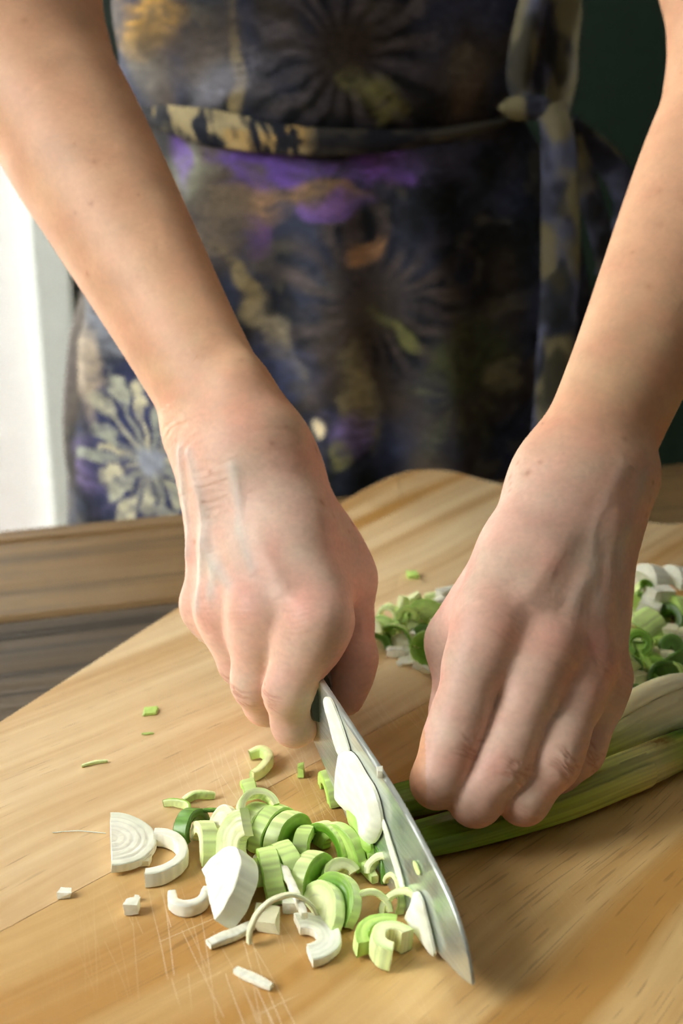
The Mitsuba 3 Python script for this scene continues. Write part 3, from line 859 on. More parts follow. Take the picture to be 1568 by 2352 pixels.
def apron_print(p, n, uv):
    u0, v0 = uv.x, uv.y
    wob = 0.010 * (noise(u0 * 60, v0 * 60, 2) - 0.5)
    wob2 = 0.010 * (noise(u0 * 60, v0 * 60, 5) - 0.5)
    u, v = u0 + wob, v0 + wob2
    base = fbm(u * 24, v * 20, 1.5, 4)
    hue = fbm(u * 13 + 5, v * 13, 7.5, 3)
    c = mix(lin(20, 26, 32), lin(50, 58, 80), smoothstep(0.40, 0.64, base))
    c = mix(c, lin(82, 74, 64), smoothstep(0.47, 0.66, hue) * 0.85)
    c = mix(c, lin(22, 29, 26), smoothstep(0.46, 0.32, hue) * 0.75)
    c = mix(c, lin(98, 96, 84), 0.55 * smoothstep(0.56, 0.72, fbm(u * 36 + 9, v * 44, 11.5, 3)))
    brush = noise(u * 60, v * 420, 3.0)
    ragged = fbm(u * 75, v * 75, 2.0, 3) - 0.5

    def blob(px, py, wu, wv, color, rot=0.0, amount=1.0, edge=0.55):
        nonlocal c
        cu, cv = feat(px, py)
        du, dv = u - cu, v - cv
        if rot:
            cr, sr = math.cos(rot), math.sin(rot)
            du, dv = du * cr + dv * sr, -du * sr + dv * cr
        d = dr.sqrt(dr.square(du / wu) + dr.square(dv / wv)) + (0.9 if int(px) % 20 else -0.9) * ragged
        c = mix(c, color, amount * smoothstep(1.05, edge - 0.2, d) * dr.clip(0.45 + 0.75 * brush + 1.6 * ragged, 0.1, 1))

    def flower(px, py, r, rays, light, dark, core, amount):
        nonlocal c
        cu, cv = feat(px, py)
        du, dv = u0 - cu, v0 - cv
        rad = dr.sqrt(du * du + dv * dv)
        th = dr.atan2(dv, du)
        warp = th + 0.25 * (noise(rad * 60, th * 2, px) - 0.5)
        k = warp * rays / (2 * math.pi)
        i = dr.floor(k)
        fr = dr.abs(k - i - 0.5) * 2
        ln = r * (0.55 + 0.55 * cell_rand(i, px))
        petal = smoothstep(0.95, 0.15, fr + 0.7 * (fbm(u0 * 110, v0 * 110, 4, 3) - 0.5)) * smoothstep(ln, ln * 0.45, rad + 0.03 * (fbm(u0 * 40, v0 * 40, px, 2) - 0.5)) * smoothstep(0.25, 0.6, noise(rad * 45, i * 7.7, 2.5) + 0.25)
        tone = mix(dark, light, dr.clip(0.15 + 0.85 * noise(rad * 70, i * 3.3, px) * (0.5 + 0.8 * brush), 0, 1))
        c = mix(c, mi.Color3f(lin(16, 22, 30)), amount * 0.55 * smoothstep(r, r * 0.5, rad))
        c = mix(c, tone, amount * petal * smoothstep(0.10 * r, 0.28 * r, rad))
        c = mix(c, mi.Color3f(core), amount * smoothstep(0.34 * r, 0.10 * r, rad))

    flower(790, 120, 0.100, 17, lin(98, 96, 102), lin(40, 44, 58), lin(52, 48, 46), 0.8)
    flower(860, 700, 0.100, 19, lin(88, 80, 78), lin(36, 36, 42), lin(60, 56, 54), 0.8)
    flower(1080, 930, 0.060, 13, lin(92, 96, 72), lin(40, 48, 52), lin(60, 66, 60), 0.6)
    blob(345, 60, 0.030, 0.022, lin(196, 156, 70), 0.5)
    blob(330, 160, 0.018, 0.030, lin(120, 116, 104), 0.2, 0.7)
    blob(545, 180, 0.006, 0.055, lin(150, 138, 96), 0.05, 0.8)
    blob(520, 180, 0.028, 0.018, lin(120, 122, 132), 0.3, 0.7)
    blob(420, 90, 0.05, 0.03, lin(74, 68, 62), 0.0, 0.8)
    blob(860, 225, 0.012, 0.032, lin(108, 112, 74), 0.75)
    blob(620, 385, 0.042, 0.018, lin(86, 64, 136), 0.0)
    blob(880, 388, 0.034, 0.016, lin(104, 74, 156), 0.0)
    blob(1010, 380, 0.030, 0.02, lin(66, 70, 96), 0.0, 0.8)
    blob(430, 400, 0.018, 0.024, lin(112, 116, 100), 0.2, 0.9)
    blob(415, 360, 0.008, 0.03, lin(92, 66, 138), 0.2, 0.8)
    blob(700, 455, 0.060, 0.010, lin(128, 104, 74), 0.05, 0.8)
    blob(590, 480, 0.020, 0.018, lin(150, 122, 96), 0.3, 0.7)
    blob(760, 480, 0.040, 0.008, lin(98, 74, 140), 0.15, 0.8)
    blob(585, 545, 0.012, 0.022, lin(100, 70, 140), 0.1, 0.8)
    blob(520, 530, 0.030, 0.026, lin(92, 84, 72), 0.2, 0.8)
    blob(840, 590, 0.018, 0.010, lin(150, 116, 84), 0.2, 0.8)
    blob(560, 650, 0.008, 0.030, lin(138, 128, 92), 0.45, 0.8)
    blob(640, 790, 0.010, 0.040, lin(132, 126, 106), 0.5, 0.8)
    blob(610, 860, 0.040, 0.030, lin(50, 62, 96), 0.0, 0.8)
    blob(920, 775, 0.008, 0.028, lin(104, 110, 66), 0.85, 0.8)
    blob(820, 930, 0.016, 0.040, lin(128, 124, 98), 0.25, 0.9)
    blob(810, 1020, 0.022, 0.020, lin(118, 108, 160), 0.1, 0.9)
    blob(690, 1060, 0.030, 0.022, lin(58, 66, 98), 0.1, 0.8)
    blob(735, 1007, 0.0065, 0.0055, lin(222, 212, 178), 0.0)
    blob(770, 1075, 0.012, 0.012, lin(120, 122, 82), 0.0, 0.9)
    blob(1100, 850, 0.040, 0.035, lin(68, 76, 54), 0.0, 0.7)
    blob(1180, 930, 0.016, 0.016, lin(126, 124, 100), 0.2, 0.8)
    # the pale seed head low on the left
    cu, cv = feat(335, 1095)
    blob(290, 960, 0.050, 0.036, lin(44, 50, 88), 0.0, 1.0)
    blob(220, 700, 0.030, 0.050, lin(132, 140, 150), 0.1, 0.85)
    blob(180, 900, 0.012, 0.050, lin(176, 164, 144), 0.1, 0.85)
    blob(190, 1150, 0.030, 0.030, lin(120, 108, 150), 0.1, 0.85)
    du, dv = u0 - cu + 0.007 * (fbm(u0 * 90, v0 * 90, 3, 3) - 0.5), v0 - cv + 0.007 * (fbm(u0 * 90, v0 * 90, 8, 3) - 0.5)
    rad = dr.sqrt(du * du + dv * dv)
    th = dr.atan2(dv, du)
    k = (th + 0.12 * (noise(rad * 90, th * 2, 3) - 0.5)) * 17 / (2 * math.pi)
    i = dr.floor(k)
    off = (k - i - 0.5 + 0.5 * (cell_rand(i, 3) - 0.5)) * 2 * math.pi / 17 * rad
    ln = 0.026 + 0.028 * cell_rand(i, 5)
    stalk = smoothstep(0.0030, 0.0008, dr.abs(off)) * smoothstep(ln, ln - 0.004, rad) * (0.45 + 0.55 * cell_rand(i, 9))
    puff = smoothstep(0.0085, 0.0050, dr.sqrt(dr.square(off * 0.9) + dr.square((rad - ln) * 0.6)) + 0.004 * (noise(u0 * 300, v0 * 300, 2) - 0.5))
    c = mix(c, lin(52, 60, 96), 0.8 * smoothstep(0.062, 0.040, rad))
    c = mix(c, mix(lin(150, 160, 150), lin(206, 202, 170), cell_rand(i, 8)), 0.9 * dr.maximum(stalk, puff) * (0.55 + 0.45 * smoothstep(0.3, 0.6, fbm(u0 * 130, v0 * 130, 4, 2))))
    c = mix(c, lin(140, 150, 168), 0.8 * smoothstep(0.014, 0.005, rad))
    tex = fbm(u0 * 170, v0 * 260, 5.5, 2)
    return c * (0.70 + 1.1 * tex) * (0.84 + 0.32 * noise(u0 * 500, v0 * 1500, 0.5))


def twill(p, n, uv):
    return noise(uv.x * 900 + uv.y * 500, uv.y * 1500 - uv.x * 300, 0.3) + 0.4 * noise(uv.x * 120, uv.y * 60, 2)


def belt_print(p, n, uv):
    u, v = uv.x, uv.y
    c = mix(lin(26, 32, 44), lin(72, 72, 66), smoothstep(0.35, 0.7, fbm(u * 40, v * 60, 2, 3)))
    a = fbm(u * 120 + 1.5 * noise(u * 60, v * 90, 4), v * 75 + 3, 6, 3) + 0.22 * noise(u * 330 + 60 * v, v * 25, 8)
    pale = mix(lin(128, 120, 90), lin(196, 182, 138), noise(u * 90, v * 140, 3))
    pale = mix(pale, lin(176, 146, 84), 0.7 * smoothstep(0.6, 0.8, noise(u * 70, v * 120, 12)))
    c = mix(c, pale, smoothstep(-0.012, -0.030, u) * smoothstep(0.53, 0.72, a))
    return c * (0.86 + 0.28 * noise(u * 900, v * 900, 0.5))


def ribbon_print(p, n, uv):
    u, v = uv.x, uv.y
    c = mix(lin(40, 46, 60), lin(84, 92, 118), smoothstep(0.40, 0.64, fbm(u * 60, v * 36, 4.2, 3)))
    c = mix(c, lin(124, 120, 88), 0.85 * smoothstep(0.44, 0.60, fbm(u * 48 + 3, v * 30, 9.1, 3)))
    c = mix(c, lin(30, 36, 36), 0.8 * smoothstep(0.56, 0.70, fbm(u * 44, v * 32 + 4, 6.1, 3)))
    return c * (0.86 + 0.28 * noise(u * 900, v * 900, 0.5))


for nm, fn in (('apron_cloth', apron_print), ('apron_belt_cloth', belt_print), ('apron_ribbon_cloth', ribbon_print)):
    scene[nm] = principled(proc(fn), 0.72, 0.25, bump=proc(twill, 4e-4), scale=0.00012, sheen=0.4)
scene['dark_cloth'] = principled(lin(30, 32, 38), 0.8, 0.2)


def wrap(theta, z, a, b, push=0.0):
    """A point of the cloth around the trunk: theta 0 faces the table, positive to the person's left."""
    s, c = np.sin(theta), np.cos(theta)
    x, y = (a + push) * np.sign(s) * np.abs(s) ** 0.92, -(b + push) * np.sign(c) * np.abs(c) ** 0.92
    return np.stack([BODY[0] + x * CT - y * ST, BODY[1] + x * ST + y * CT, z + 0 * x], -1)


BELT_LOW = np.array([(x, z) for x, z in (feat(*q) for q in ((330, 292), (355, 300), (450, 330), (600, 350), (720, 357), (900, 352), (1050, 330), (1150, 308), (1215, 292)))])
BELT_UP = np.array([(x, z) for x, z in (feat(*q) for q in ((330, 215), (355, 225), (450, 243), (600, 270), (700, 290), (900, 300), (1050, 300), (1150, 288), (1215, 262)))])


def bib_ab(z):
    t = soft(0.985, 1.06, z)
    blouse = 0.010 * bell(z - 1.005, 0.014)
    return 0.142 + 0.013 * t + blouse, 0.104 + 0.006 * t + blouse + 0.016 * soft(1.08, 1.20, z)


def skirt_ab(z):
    return np.interp(z, [0.45, 0.75, 0.84, 0.92, 0.995], [0.225, 0.205, 0.195, 0.168, 0.134]), np.interp(z, [0.45, 0.75, 0.86, 0.93, 0.995], [0.140, 0.131, 0.127, 0.116, 0.102])


# bib
TH, Z = np.meshgrid(np.linspace(-1.45, 1.45, 160), np.linspace(0.985, 1.34, 110), indexing='ij')
a_, b_ = bib_ab(Z)
bib = wrap(TH, Z, a_, b_, 0.0030 * np.sin(TH * 6 + 14 * Z) * soft(1.0, 1.05, Z) + 0.010 * (npnoise(np.stack([TH * 2.6 + Z * 9, Z * 16 - TH, 0 * Z], -1), 4) - 0.5) * soft(0.99, 1.03, Z))
mesh, uvs = sheet(bib, 0.0012, np.stack([bib[..., 0], Z], -1))
APRON = add('apron', mesh, 'apron_cloth', PERSON, smooth=True, uv=uvs, label='dark navy apron printed with faded flowers')
# skirt
TH, Z = np.meshgrid(np.linspace(-1.95, 1.95, 220), np.linspace(0.46, 0.998, 170), indexing='ij')
a_, b_ = skirt_ab(Z)
pleat = 0.0055 * np.sin(TH * 9 + 3 * np.sin(TH * 3) + 5 * Z) * soft(0.99, 0.90, Z) + 0.0035 * bell(TH + 0.03, 0.05) * soft(0.90, 0.98, Z)
pleat += 0.014 * (npnoise(np.stack([TH * 4, Z * 9, 0 * Z], -1), 14) - 0.5) * soft(0.995, 0.95, Z)
skirt = wrap(TH, Z, a_, b_, pleat)
mesh, uvs = sheet(skirt, 0.0012, np.stack([skirt[..., 0] * np.where(np.abs(TH) > 1.3, 1.05, 1.0), Z], -1))
add('skirt', mesh, 'apron_cloth', APRON, smooth=True, uv=uvs)
# waist tie
TH, K = np.meshgrid(np.linspace(-1.75, 1.18, 170), np.linspace(0, 1, 12), indexing='ij')
bx = wrap(TH, 0 * TH + 1.0, 0.146, 0.117)[..., 0]
zl, zu = np.interp(bx, BELT_LOW[:, 0], BELT_LOW[:, 1]), np.interp(bx, BELT_UP[:, 0], BELT_UP[:, 1])
Zb = zl + (zu - zl) * K
belt = wrap(TH, Zb, 0.1465, 0.1165, 0.0035 * np.sin(K * math.pi) + 0.0012 * (npnoise(np.stack([TH * 8, K * 3, 0 * K], -1), 3) - 0.5))
mesh, uvs = sheet(belt, 0.0016, np.stack([belt[..., 0], (K - 0.5) * 0.02], -1))
add('waist_tie', mesh, 'apron_belt_cloth', APRON, smooth=True, uv=uvs, label='waist tie with cream flower print')


def ribbon(name, path, width, seed, parent, tilt=(1, 0.15, 0), label=None, curl=0.003):
    """A cloth band: path rows (px, py, depth, half width in mm)."""
    c = spline(np.array([at(*q[:3]) for q in path]), 60)
    w = np.interp(np.linspace(0, 1, 60), np.linspace(0, 1, len(path)), [q[3] * MM for q in path])
    t = unit(np.gradient(c, axis=0))
    side = unit(np.asarray(tilt, float) - t * (t @ np.asarray(tilt, float))[:, None])
    nor = np.cross(t, side)
    nor *= np.sign(nor[:, 1:2] * -1 + 1e-9)
    k = np.linspace(-1, 1, 13)
    bow = curl * (1 - k ** 2)[None, :, None] + 0.0014 * (npnoise(np.stack([np.repeat(np.arange(60)[:, None] * 0.16, 13, 1), np.repeat(k[None] * 1.6, 60, 0), np.full((60, 13), seed)], -1), seed) - 0.5)[..., None]
    hem = (0.0007 * (np.abs(k) > 0.9))[None, :, None]
    P = c[:, None] + side[:, None] * (w[:, None] * k[None])[..., None] + nor[:, None] * (bow + hem)
    s = np.concatenate([[0], np.cumsum(np.linalg.norm(np.diff(c, axis=0), axis=1))])
    mesh, uvs = sheet(P, 0.0014, np.stack([w[:, None] * k[None] + seed, np.repeat(s[:, None], 13, 1) + seed * 1.7], -1))
    return add(name, mesh, 'apron_ribbon_cloth', parent, smooth=True, uv=uvs, label=label)


ribbon('bow_loop', [(1208, 240, .876, 7), (1192, 185, .872, 9), (1200, 110, .868, 9), (1218, 30, .868, 9), (1245, -60, .872, 9), (1272, -120, .885, 9)], 0, 1, APRON, curl=0.006)
ribbon('bow_loop', [(1278, 262, .892, 8), (1288, 180, .886, 11), (1290, 100, .884, 11), (1298, 20, .886, 11), (1290, -70, .890, 11), (1270, -120, .895, 9)], 0, 2, APRON, curl=-0.003)
ribbon('bow_tail', [(1262, 244, .872, 10), (1278, 300, .872, 12), (1284, 400, .876, 13), (1286, 560, .882, 13), (1282, 720, .890, 13), (1272, 860, .898, 13), (1266, 1000, .905, 14), (1262, 1130, .912, 14)], 0, 3, APRON, label='long hanging end of the waist tie')
ribbon('bow_tail', [(1300, 285, .894, 8), (1345, 330, .915, 10), (1408, 388, .93, 10), (1440, 470, .935, 10), (1424, 560, .935, 9), (1390, 640, .935, 9)], 0, 4, APRON, tilt=(1, 0.3, 0.5))
ribbon('bow_tail', [(1308, 320, .888, 8), (1338, 400, .895, 8), (1362, 480, .90, 8), (1384, 560, .905, 8), (1400, 640, .91, 8), (1415, 740, .915, 8)], 0, 5, APRON, tilt=(1, 0.2, 0.3))
kn = trimesh.creation.icosphere(subdivisions=3, radius=1.0)
v = kn.vertices
v = v * (1 + 0.35 * (npfbm(v * 1.6, 2, 3)[:, None] - 0.5)) * np.array([0.017, 0.008, 0.0085]) + at(1208, 248, 0.872)
add('knot', (v, kn.faces), 'apron_ribbon_cloth', APRON, smooth=True, uv=v[:, [0, 2]])


def cut_trunk(grow, z0, z1):
    return lambda p: np.maximum(np.maximum(trunk(p) - grow, p[:, 2] - z1), z0 - p[:, 2])


coarse = [axis((-0.34, 0.34, .011)), axis((0.72, 1.25, .011)), axis((-0.02, 1.44, .011))]
add('sleeveless_top', surface_nets(cut_trunk(0.003, 0.93, 1.33), coarse), 'dark_cloth', PERSON, smooth=True, label='dark sleeveless top under the apron')
add('trousers', surface_nets(cut_trunk(0.007, 0.085, 0.99), coarse), 'dark_cloth', PERSON, smooth=True, label='dark trousers')


def hair_sdf(p):
    c, s_ = CT, ST
    q = np.stack([(p[:, 0] - BODY[0]) * c + (p[:, 1] - BODY[1]) * s_, -(p[:, 0] - BODY[0]) * s_ + (p[:, 1] - BODY[1]) * c, p[:, 2]], 1)
    d = ellipsoid(q, np.array([0, 0.0, 1.60]), np.eye(3), np.array([0.086, 0.104, 0.104]))
    d = np.maximum(d, -(q[:, 1] * 0.9 + (q[:, 2] - 1.565) * 0.45 + 0.055))
    return smin(d, ball(q, np.array([0, 0.105, 1.60]), 0.045), 0.02)


scene['hair'] = principled(lin(92, 62, 40), 0.5, 0.4)
add('hair', surface_nets(hair_sdf, [axis((-0.13, 0.13, .006)), axis((0.84, 1.20, .006)), axis((1.46, 1.74, .006))]), 'hair', PERSON, smooth=True, label='brown hair tied back')

# ------------------------------------------------------------------ chef's knife
KT = on(1088, 2265, BOARD_TOP + 0.009)                                # its point
KA = math.radians(-21.5)
KD = np.array([math.sin(KA), math.cos(KA), 0.0])                       # from the point back to the heel
KN = np.array([-math.cos(KA), math.sin(KA), 0.0])                      # out of the face that the camera sees


def kpoint(s, z, off=0.0):
    """s metres behind the point, z above the board, off in front of the blade's middle plane."""
    return KT * [1, 1, 0] + KD * s + KN * off + np.array([0, 0, BOARD_TOP + z])


def on_blade(px, py):
    o = np.array([0, 0, CAMERA_HEIGHT])
    a = at(px, py, 1.0) - o
    p = o + a * (((KT - o) @ KN) / (a @ KN))
    return (p - KT) @ KD, p[2] - BOARD_TOP


EDGE = np.array([(0, 9), (5, 7.0), (10, 5.4), (25, 2.6), (44, .7), (69, .3), (96, 1.9), (112, 6.0), (130, 13.2), (144, 18.5), (152, 21)]) * MM
SPINE = np.array([(0, 9), (3.6, 17), (9.6, 24), (19.3, 30.3), (36, 35.8), (51.5, 40), (68, 43), (92, 45.6), (120, 48.6), (152, 51.5)]) * MM
n_s = 110
ss = np.concatenate([np.linspace(0.0003, 0.02, 30), np.linspace(0.02, 0.152, n_s - 30 + 1)[1:]])
ze = np.interp(ss, *spline(EDGE, 200).T)
zs = np.interp(ss, *spline(SPINE, 200).T)
tk = np.interp(ss, [0, 0.02, 0.152], [0.0005, 0.0009, 0.0012])
ring = []
for fz, ft in ((0.0, 0.06), (0.10, 0.30), (0.5, 0.62), (0.97, 1.0), (1.0, 0.75)):
    ring.append((fz, ft))
loop = [(fz, ft) for fz, ft in ring] + [(fz, -ft) for fz, ft in ring[::-1]]
P = np.stack([np.stack([kpoint(s, a + (b - a) * fz, t * ft) for s, a, b, t in zip(ss, ze, zs, tk)]) for fz, ft in loop], 1)
f = grid_faces(len(ss), len(loop), closed_v=True)
f = np.vstack([f[:, [0, 1, 2]], f[:, [0, 2, 3]]])
m_ = len(loop)
caps = [[0, i + 1, i] for i in range(1, m_ - 1)] + [[(len(ss) - 1) * m_ + x for x in (0, i, i + 1)] for i in range(1, m_ - 1)]
blade = trimesh.Trimesh(P.reshape(-1, 3), np.vstack([f, caps]), process=False)
trimesh.repair.fix_normals(blade)


def steel(p, n, uv):
    s = (p.x - float(KT[0])) * float(KD[0]) + (p.y - float(KT[1])) * float(KD[1])
    g = noise(p.z * 2500, s * 40, 3)
    return mix((0.50, 0.57, 0.54), (0.64, 0.70, 0.67), g)


def steel_rough(p, n, uv):
    return 0.18 + 0.14 * smoothstep(0.4, 0.7, fbm(p.x * 90, p.y * 90, p.z * 90, 3))


scene['steel'] = principled(proc(steel), proc(steel_rough), 0.5, metallic=0.78)
scene['knife_handle_black'] = principled(lin(34, 38, 36), 0.38, 0.5)
KNIFE = 'kitchen_knife'
TAKEN.add(KNIFE)
tag(KNIFE, "chef's knife with a wet steel blade and dark handle, held in the right hand", 'knife')
add('blade', blade, 'steel', KNIFE, smooth=12, label='broad steel blade')


def handle_mesh():
    c = [(0.133, 0.0415, 4.0, 10.5), (0.139, 0.0408, 7.0, 11.5), (0.146, 0.0405, 8.4, 11.5), (0.175, 0.042, 9.2, 10.5), (0.205, 0.0445, 9.6, 11.0), (0.235, 0.047, 9.6, 12.0), (0.256, 0.0485, 9.0, 12.5), (0.263, 0.049, 6.5, 9.5)]
    c = spline(np.array(c), 60)
    th = np.linspace(0, 2 * math.pi, 28, endpoint=False)
    v = []
    for s, z, w, h in c:
        v.append([kpoint(s, z + h * MM * np.sign(math.sin(a)) * abs(math.sin(a)) ** 0.75, w * MM * np.sign(math.cos(a)) * abs(math.cos(a)) ** 0.75) for a in th])
    v = np.array(v)
    f = grid_faces(len(c), 28, closed_v=True)
    f = np.vstack([f[:, [0, 1, 2]], f[:, [0, 2, 3]]])
    caps = [[0, i + 1, i] for i in range(1, 27)] + [[(len(c) - 1) * 28 + x for x in (0, i, i + 1)] for i in range(1, 27)]
    m = trimesh.Trimesh(v.reshape(-1, 3), np.vstack([f, caps]), process=False)
    trimesh.repair.fix_normals(m)
    return m


add('handle', handle_mesh(), 'knife_handle_black', KNIFE, smooth=40, label='dark handle')

# ------------------------------------------------------------------ leek: colours and generators
scene['leek_flesh'] = principled(VCOL, 0.36, 0.5, flatness=0.5)
LEEK = {   # skin of the outer rim, then the cut face from the heart outwards
    'white': (lin(228, 232, 216), [lin(230, 231, 212), lin(230, 234, 218), lin(222, 228, 208)]),
    'cream': (lin(214, 216, 180), [lin(224, 220, 182), lin(222, 222, 190), lin(210, 216, 174)]),
    'pale': (lin(206, 226, 158), [lin(224, 232, 172), lin(226, 236, 184), lin(198, 222, 142)]),
    'green': (lin(190, 218, 136), [lin(164, 202, 96), lin(184, 216, 118), lin(152, 196, 84)]),
    'vivid': (lin(202, 224, 150), [lin(96, 148, 34), lin(84, 136, 30), lin(146, 190, 76)]),
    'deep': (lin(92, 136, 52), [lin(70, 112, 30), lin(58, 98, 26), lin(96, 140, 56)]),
}


def ramp(stops, t):
    s = np.asarray(stops, float)
    x = np.clip(t, 0, 1) * (len(s) - 1)
    i = np.minimum(x.astype(int), len(s) - 2)
    return s[i] * (1 - (x - i))[..., None] + s[i + 1] * (x - i)[..., None]


def slice_mesh(r0, r1, a0, a1, thick, style, seed, layers=5, back='same', squash=1.0, ends=(0, 0)):
    """A sector of a leek slice about the z axis (radii and thickness in mm, angles in degrees): patches with their own edges, and their colours."""
    rr = np.random.default_rng(seed)
    r0, r1, h = r0 * MM, r1 * MM, thick * MM / 2
    n = max(10, int(abs(a1 - a0) / 2.4))
    A = np.radians(np.linspace(a0, a1, n))
    skin_, face = LEEK[style]
    _, inner = LEEK[style if back == 'same' else back]
    wob = 1 + 0.05 * (npnoise(np.stack([np.cos(A) * 1.5, np.sin(A) * 1.5, 0 * A + seed], -1), seed) - 0.5)
    dA = np.degrees(A)
    wob = wob * (1 - ends[0] * soft(a0 + 75, a0, dA) - ends[1] * soft(a1 - 75, a1, dA))
    e = min(0.35 * MM, h * 0.3)
    nr = max(4, int((r1 - r0) / (0.6 * MM)))
    rs = np.concatenate([[r0 + e * 0.4], np.linspace(r0 + e, r1 - e, nr), [r1 - e * 0.4]])
    patches = []

    def polar(R_, Z_, col):
        """R_, Z_ along the patch's profile; colours (profile, angle, 3)."""
        rw = R_[:, None] * wob[None] * np.ones((1, n))
        v = np.stack([rw * np.cos(A)[None], rw * np.sin(A)[None] * squash, Z_[:, None] + 0 * rw], -1)
        patches.append((v, col))

    lay = (rs - r0) / max(r1 - r0, 1e-6)
    groove = (np.abs(((lay * layers + 0.15 * seed) % 1) - 0.5) > 0.40) * (lay > 0.06) * (lay < 0.97)
    for sg, fc in ((1, face), (-1, inner)):
        c = ramp(fc, lay)[:, None] * np.ones((1, n, 1))
        c = c * (1 - 0.10 * groove[:, None, None]) * (0.93 + 0.14 * npnoise(np.stack([lay[:, None] * 9 + 0 * A, lay[:, None] * 0 + A * 5, 0 * lay[:, None] + A * 0 + seed], -1), seed)[..., None])
        z = h - 0.22 * MM * groove - 0.35 * MM * (np.arange(len(rs)) % (len(rs) - 1) == 0)
        polar(rs, sg * z, c)
    zz = np.linspace(-h + e, h - e, 5)
    rib = npnoise(np.stack([A * r1 * 900, 0 * A, 0 * A + seed], -1), seed + 1)
    for r_, s_, cc in ((r1, 1, skin_), (r0, -1, inner[0])):
        if r_ < 0.3 * MM:
            continue
        c = np.ones((5, n, 1)) * np.asarray(cc) * (1 + (rib - 0.44) * (0.20 if style in ('white', 'cream') else 0.50))[None, :, None]
        polar(np.full(5, r_) - np.array([.12, 0, 0, 0, .12]) * MM * s_, zz * s_, np.clip(c, 0, 0.92))
        for sg in (1, -1):                                            # the eased rim
            polar(np.array([r_ - s_ * 0.12 * MM, r_ - s_ * e * 0.4]), sg * np.array([h - e, h - 0.35 * MM if h > 0.35 * MM else h * 0.5]), c[:2])
    V, Fc, C, k = [], [], [], 0
    for v, c in patches:
        V.append(v.reshape(-1, 3))
        C.append(np.broadcast_to(c, v.shape).reshape(-1, 3))
        q = grid_faces(*v.shape[:2])
        Fc.append(np.vstack([q[:, [0, 1, 2]], q[:, [0, 2, 3]]]) + k)
        k += v.shape[0] * v.shape[1]
    if abs(a1 - a0) < 359:
        for i in (0, n - 1):                                          # the two cut ends
            R2, Z2 = np.meshgrid(np.linspace(r0, r1, 12), np.linspace(-h, h, 4) * 0.97, indexing='ij')
            v = np.stack([R2 * wob[i] * np.cos(A[i]), R2 * wob[i] * np.sin(A[i]) * squash, Z2], -1)
            l = (R2 - r0) / max(r1 - r0, 1e-6)
            c = ramp(face, l) * (1 - 0.12 * (np.abs(((l * layers + 0.15 * seed) % 1) - 0.5) > 0.40))[..., None]
            V.append(v.reshape(-1, 3))
            C.append(c.reshape(-1, 3))
            q = grid_faces(12, 4)
            Fc.append(np.vstack([q[:, [0, 1, 2]], q[:, [0, 2, 3]]]) + k)
            k += 48
    v = np.vstack(V)
    v = v + 0.5 * MM * (np.stack([npnoise(v * 260, seed + j) for j in range(3)], -1) - 0.5)
    return v, np.vstack(Fc), np.clip(np.vstack(C), 0.01, 0.92)


def strip_mesh(path, width, thick, style, seed, inside=None):
    """A curl or sliver: path rows (x, y, z) in mm, its width (across) and thickness in mm."""
    p = spline(np.array(path, float), 40) * MM
    t = unit(np.gradient(p, axis=0))
    up = np.array([0, 0, 1.0])
    side = unit(np.cross(t, up) + 1e-9)
    up2 = np.cross(side, t)
    taper = 1 - 0.25 * np.abs(np.linspace(-1, 1, 40)) ** 3
    w, th = width * MM / 2 * taper, thick * MM / 2 * taper
    sec = [(-1, -.7), (-.8, -1), (0, -1), (.8, -1), (1, -.7), (1, 0), (1, .7), (.8, 1), (0, 1), (-.8, 1), (-1, .7), (-1, 0)]
    v = np.stack([p + side * (th * a)[:, None] + up2 * (w * b)[:, None] for a, b in sec], 1)
    skin_, face = LEEK[style]
    cin = np.asarray(face[0] if inside is None else LEEK[inside][1][0])
    c = np.stack([np.tile(np.asarray(skin_ if a > 0 else cin), (40, 1)) for a, b in sec], 1)
    c = c * (0.86 + 0.28 * npnoise(np.stack([np.arange(40)[:, None] * 0.45 + 0 * c[..., 0], 0 * c[..., 0] + np.arange(12)[None] * 0.6, 0 * c[..., 0] + seed], -1), seed))[..., None]
    f = grid_faces(40, 12, closed_v=True)
    f = np.vstack([f[:, [0, 1, 2]], f[:, [0, 2, 3]]])
    caps = [[0, i + 1, i] for i in range(1, 11)] + [[39 * 12 + x for x in (0, i, i + 1)] for i in range(1, 11)]
    v = v.reshape(-1, 3)
    v = v + 0.4 * MM * (np.stack([npnoise(v * 350, seed + j) for j in range(3)], -1) - 0.5)
    return v, np.vstack([f, caps]), np.clip(c.reshape(-1, 3), 0.01, 0.92)


def chunk_mesh(sx, sy, sz, style, seed):
    """A small cut lump with crisp, uneven edges."""
    r = np.random.default_rng(seed)
    q = np.array([[x, y, z] for x in (-1, 1) for y in (-1, 1) for z in (-1, 1)], float) * (1 + r.uniform(-.3, .15, (8, 3)))
    q = np.vstack([q, r.uniform(-1.05, 1.05, (5, 3))]) * np.array([sx, sy, sz]) * MM / 2
    m = trimesh.convex.convex_hull(q)
    m = m.subdivide().subdivide()
    v = np.array(m.vertices)
    v = v + 0.3 * MM * (np.stack([npnoise(v * 500, seed + j) for j in range(3)], -1) - 0.5)
    skin_, face = LEEK[style]
    t = npnoise(v * 300 + seed, seed)
    c = ramp(face, t) * (0.92 + 0.16 * npnoise(v * 900, seed))[:, None]
    fl = m.faces
    return v[fl].reshape(-1, 3), np.arange(len(fl) * 3).reshape(-1, 3), np.clip(c[fl].reshape(-1, 3), 0.01, 0.92)


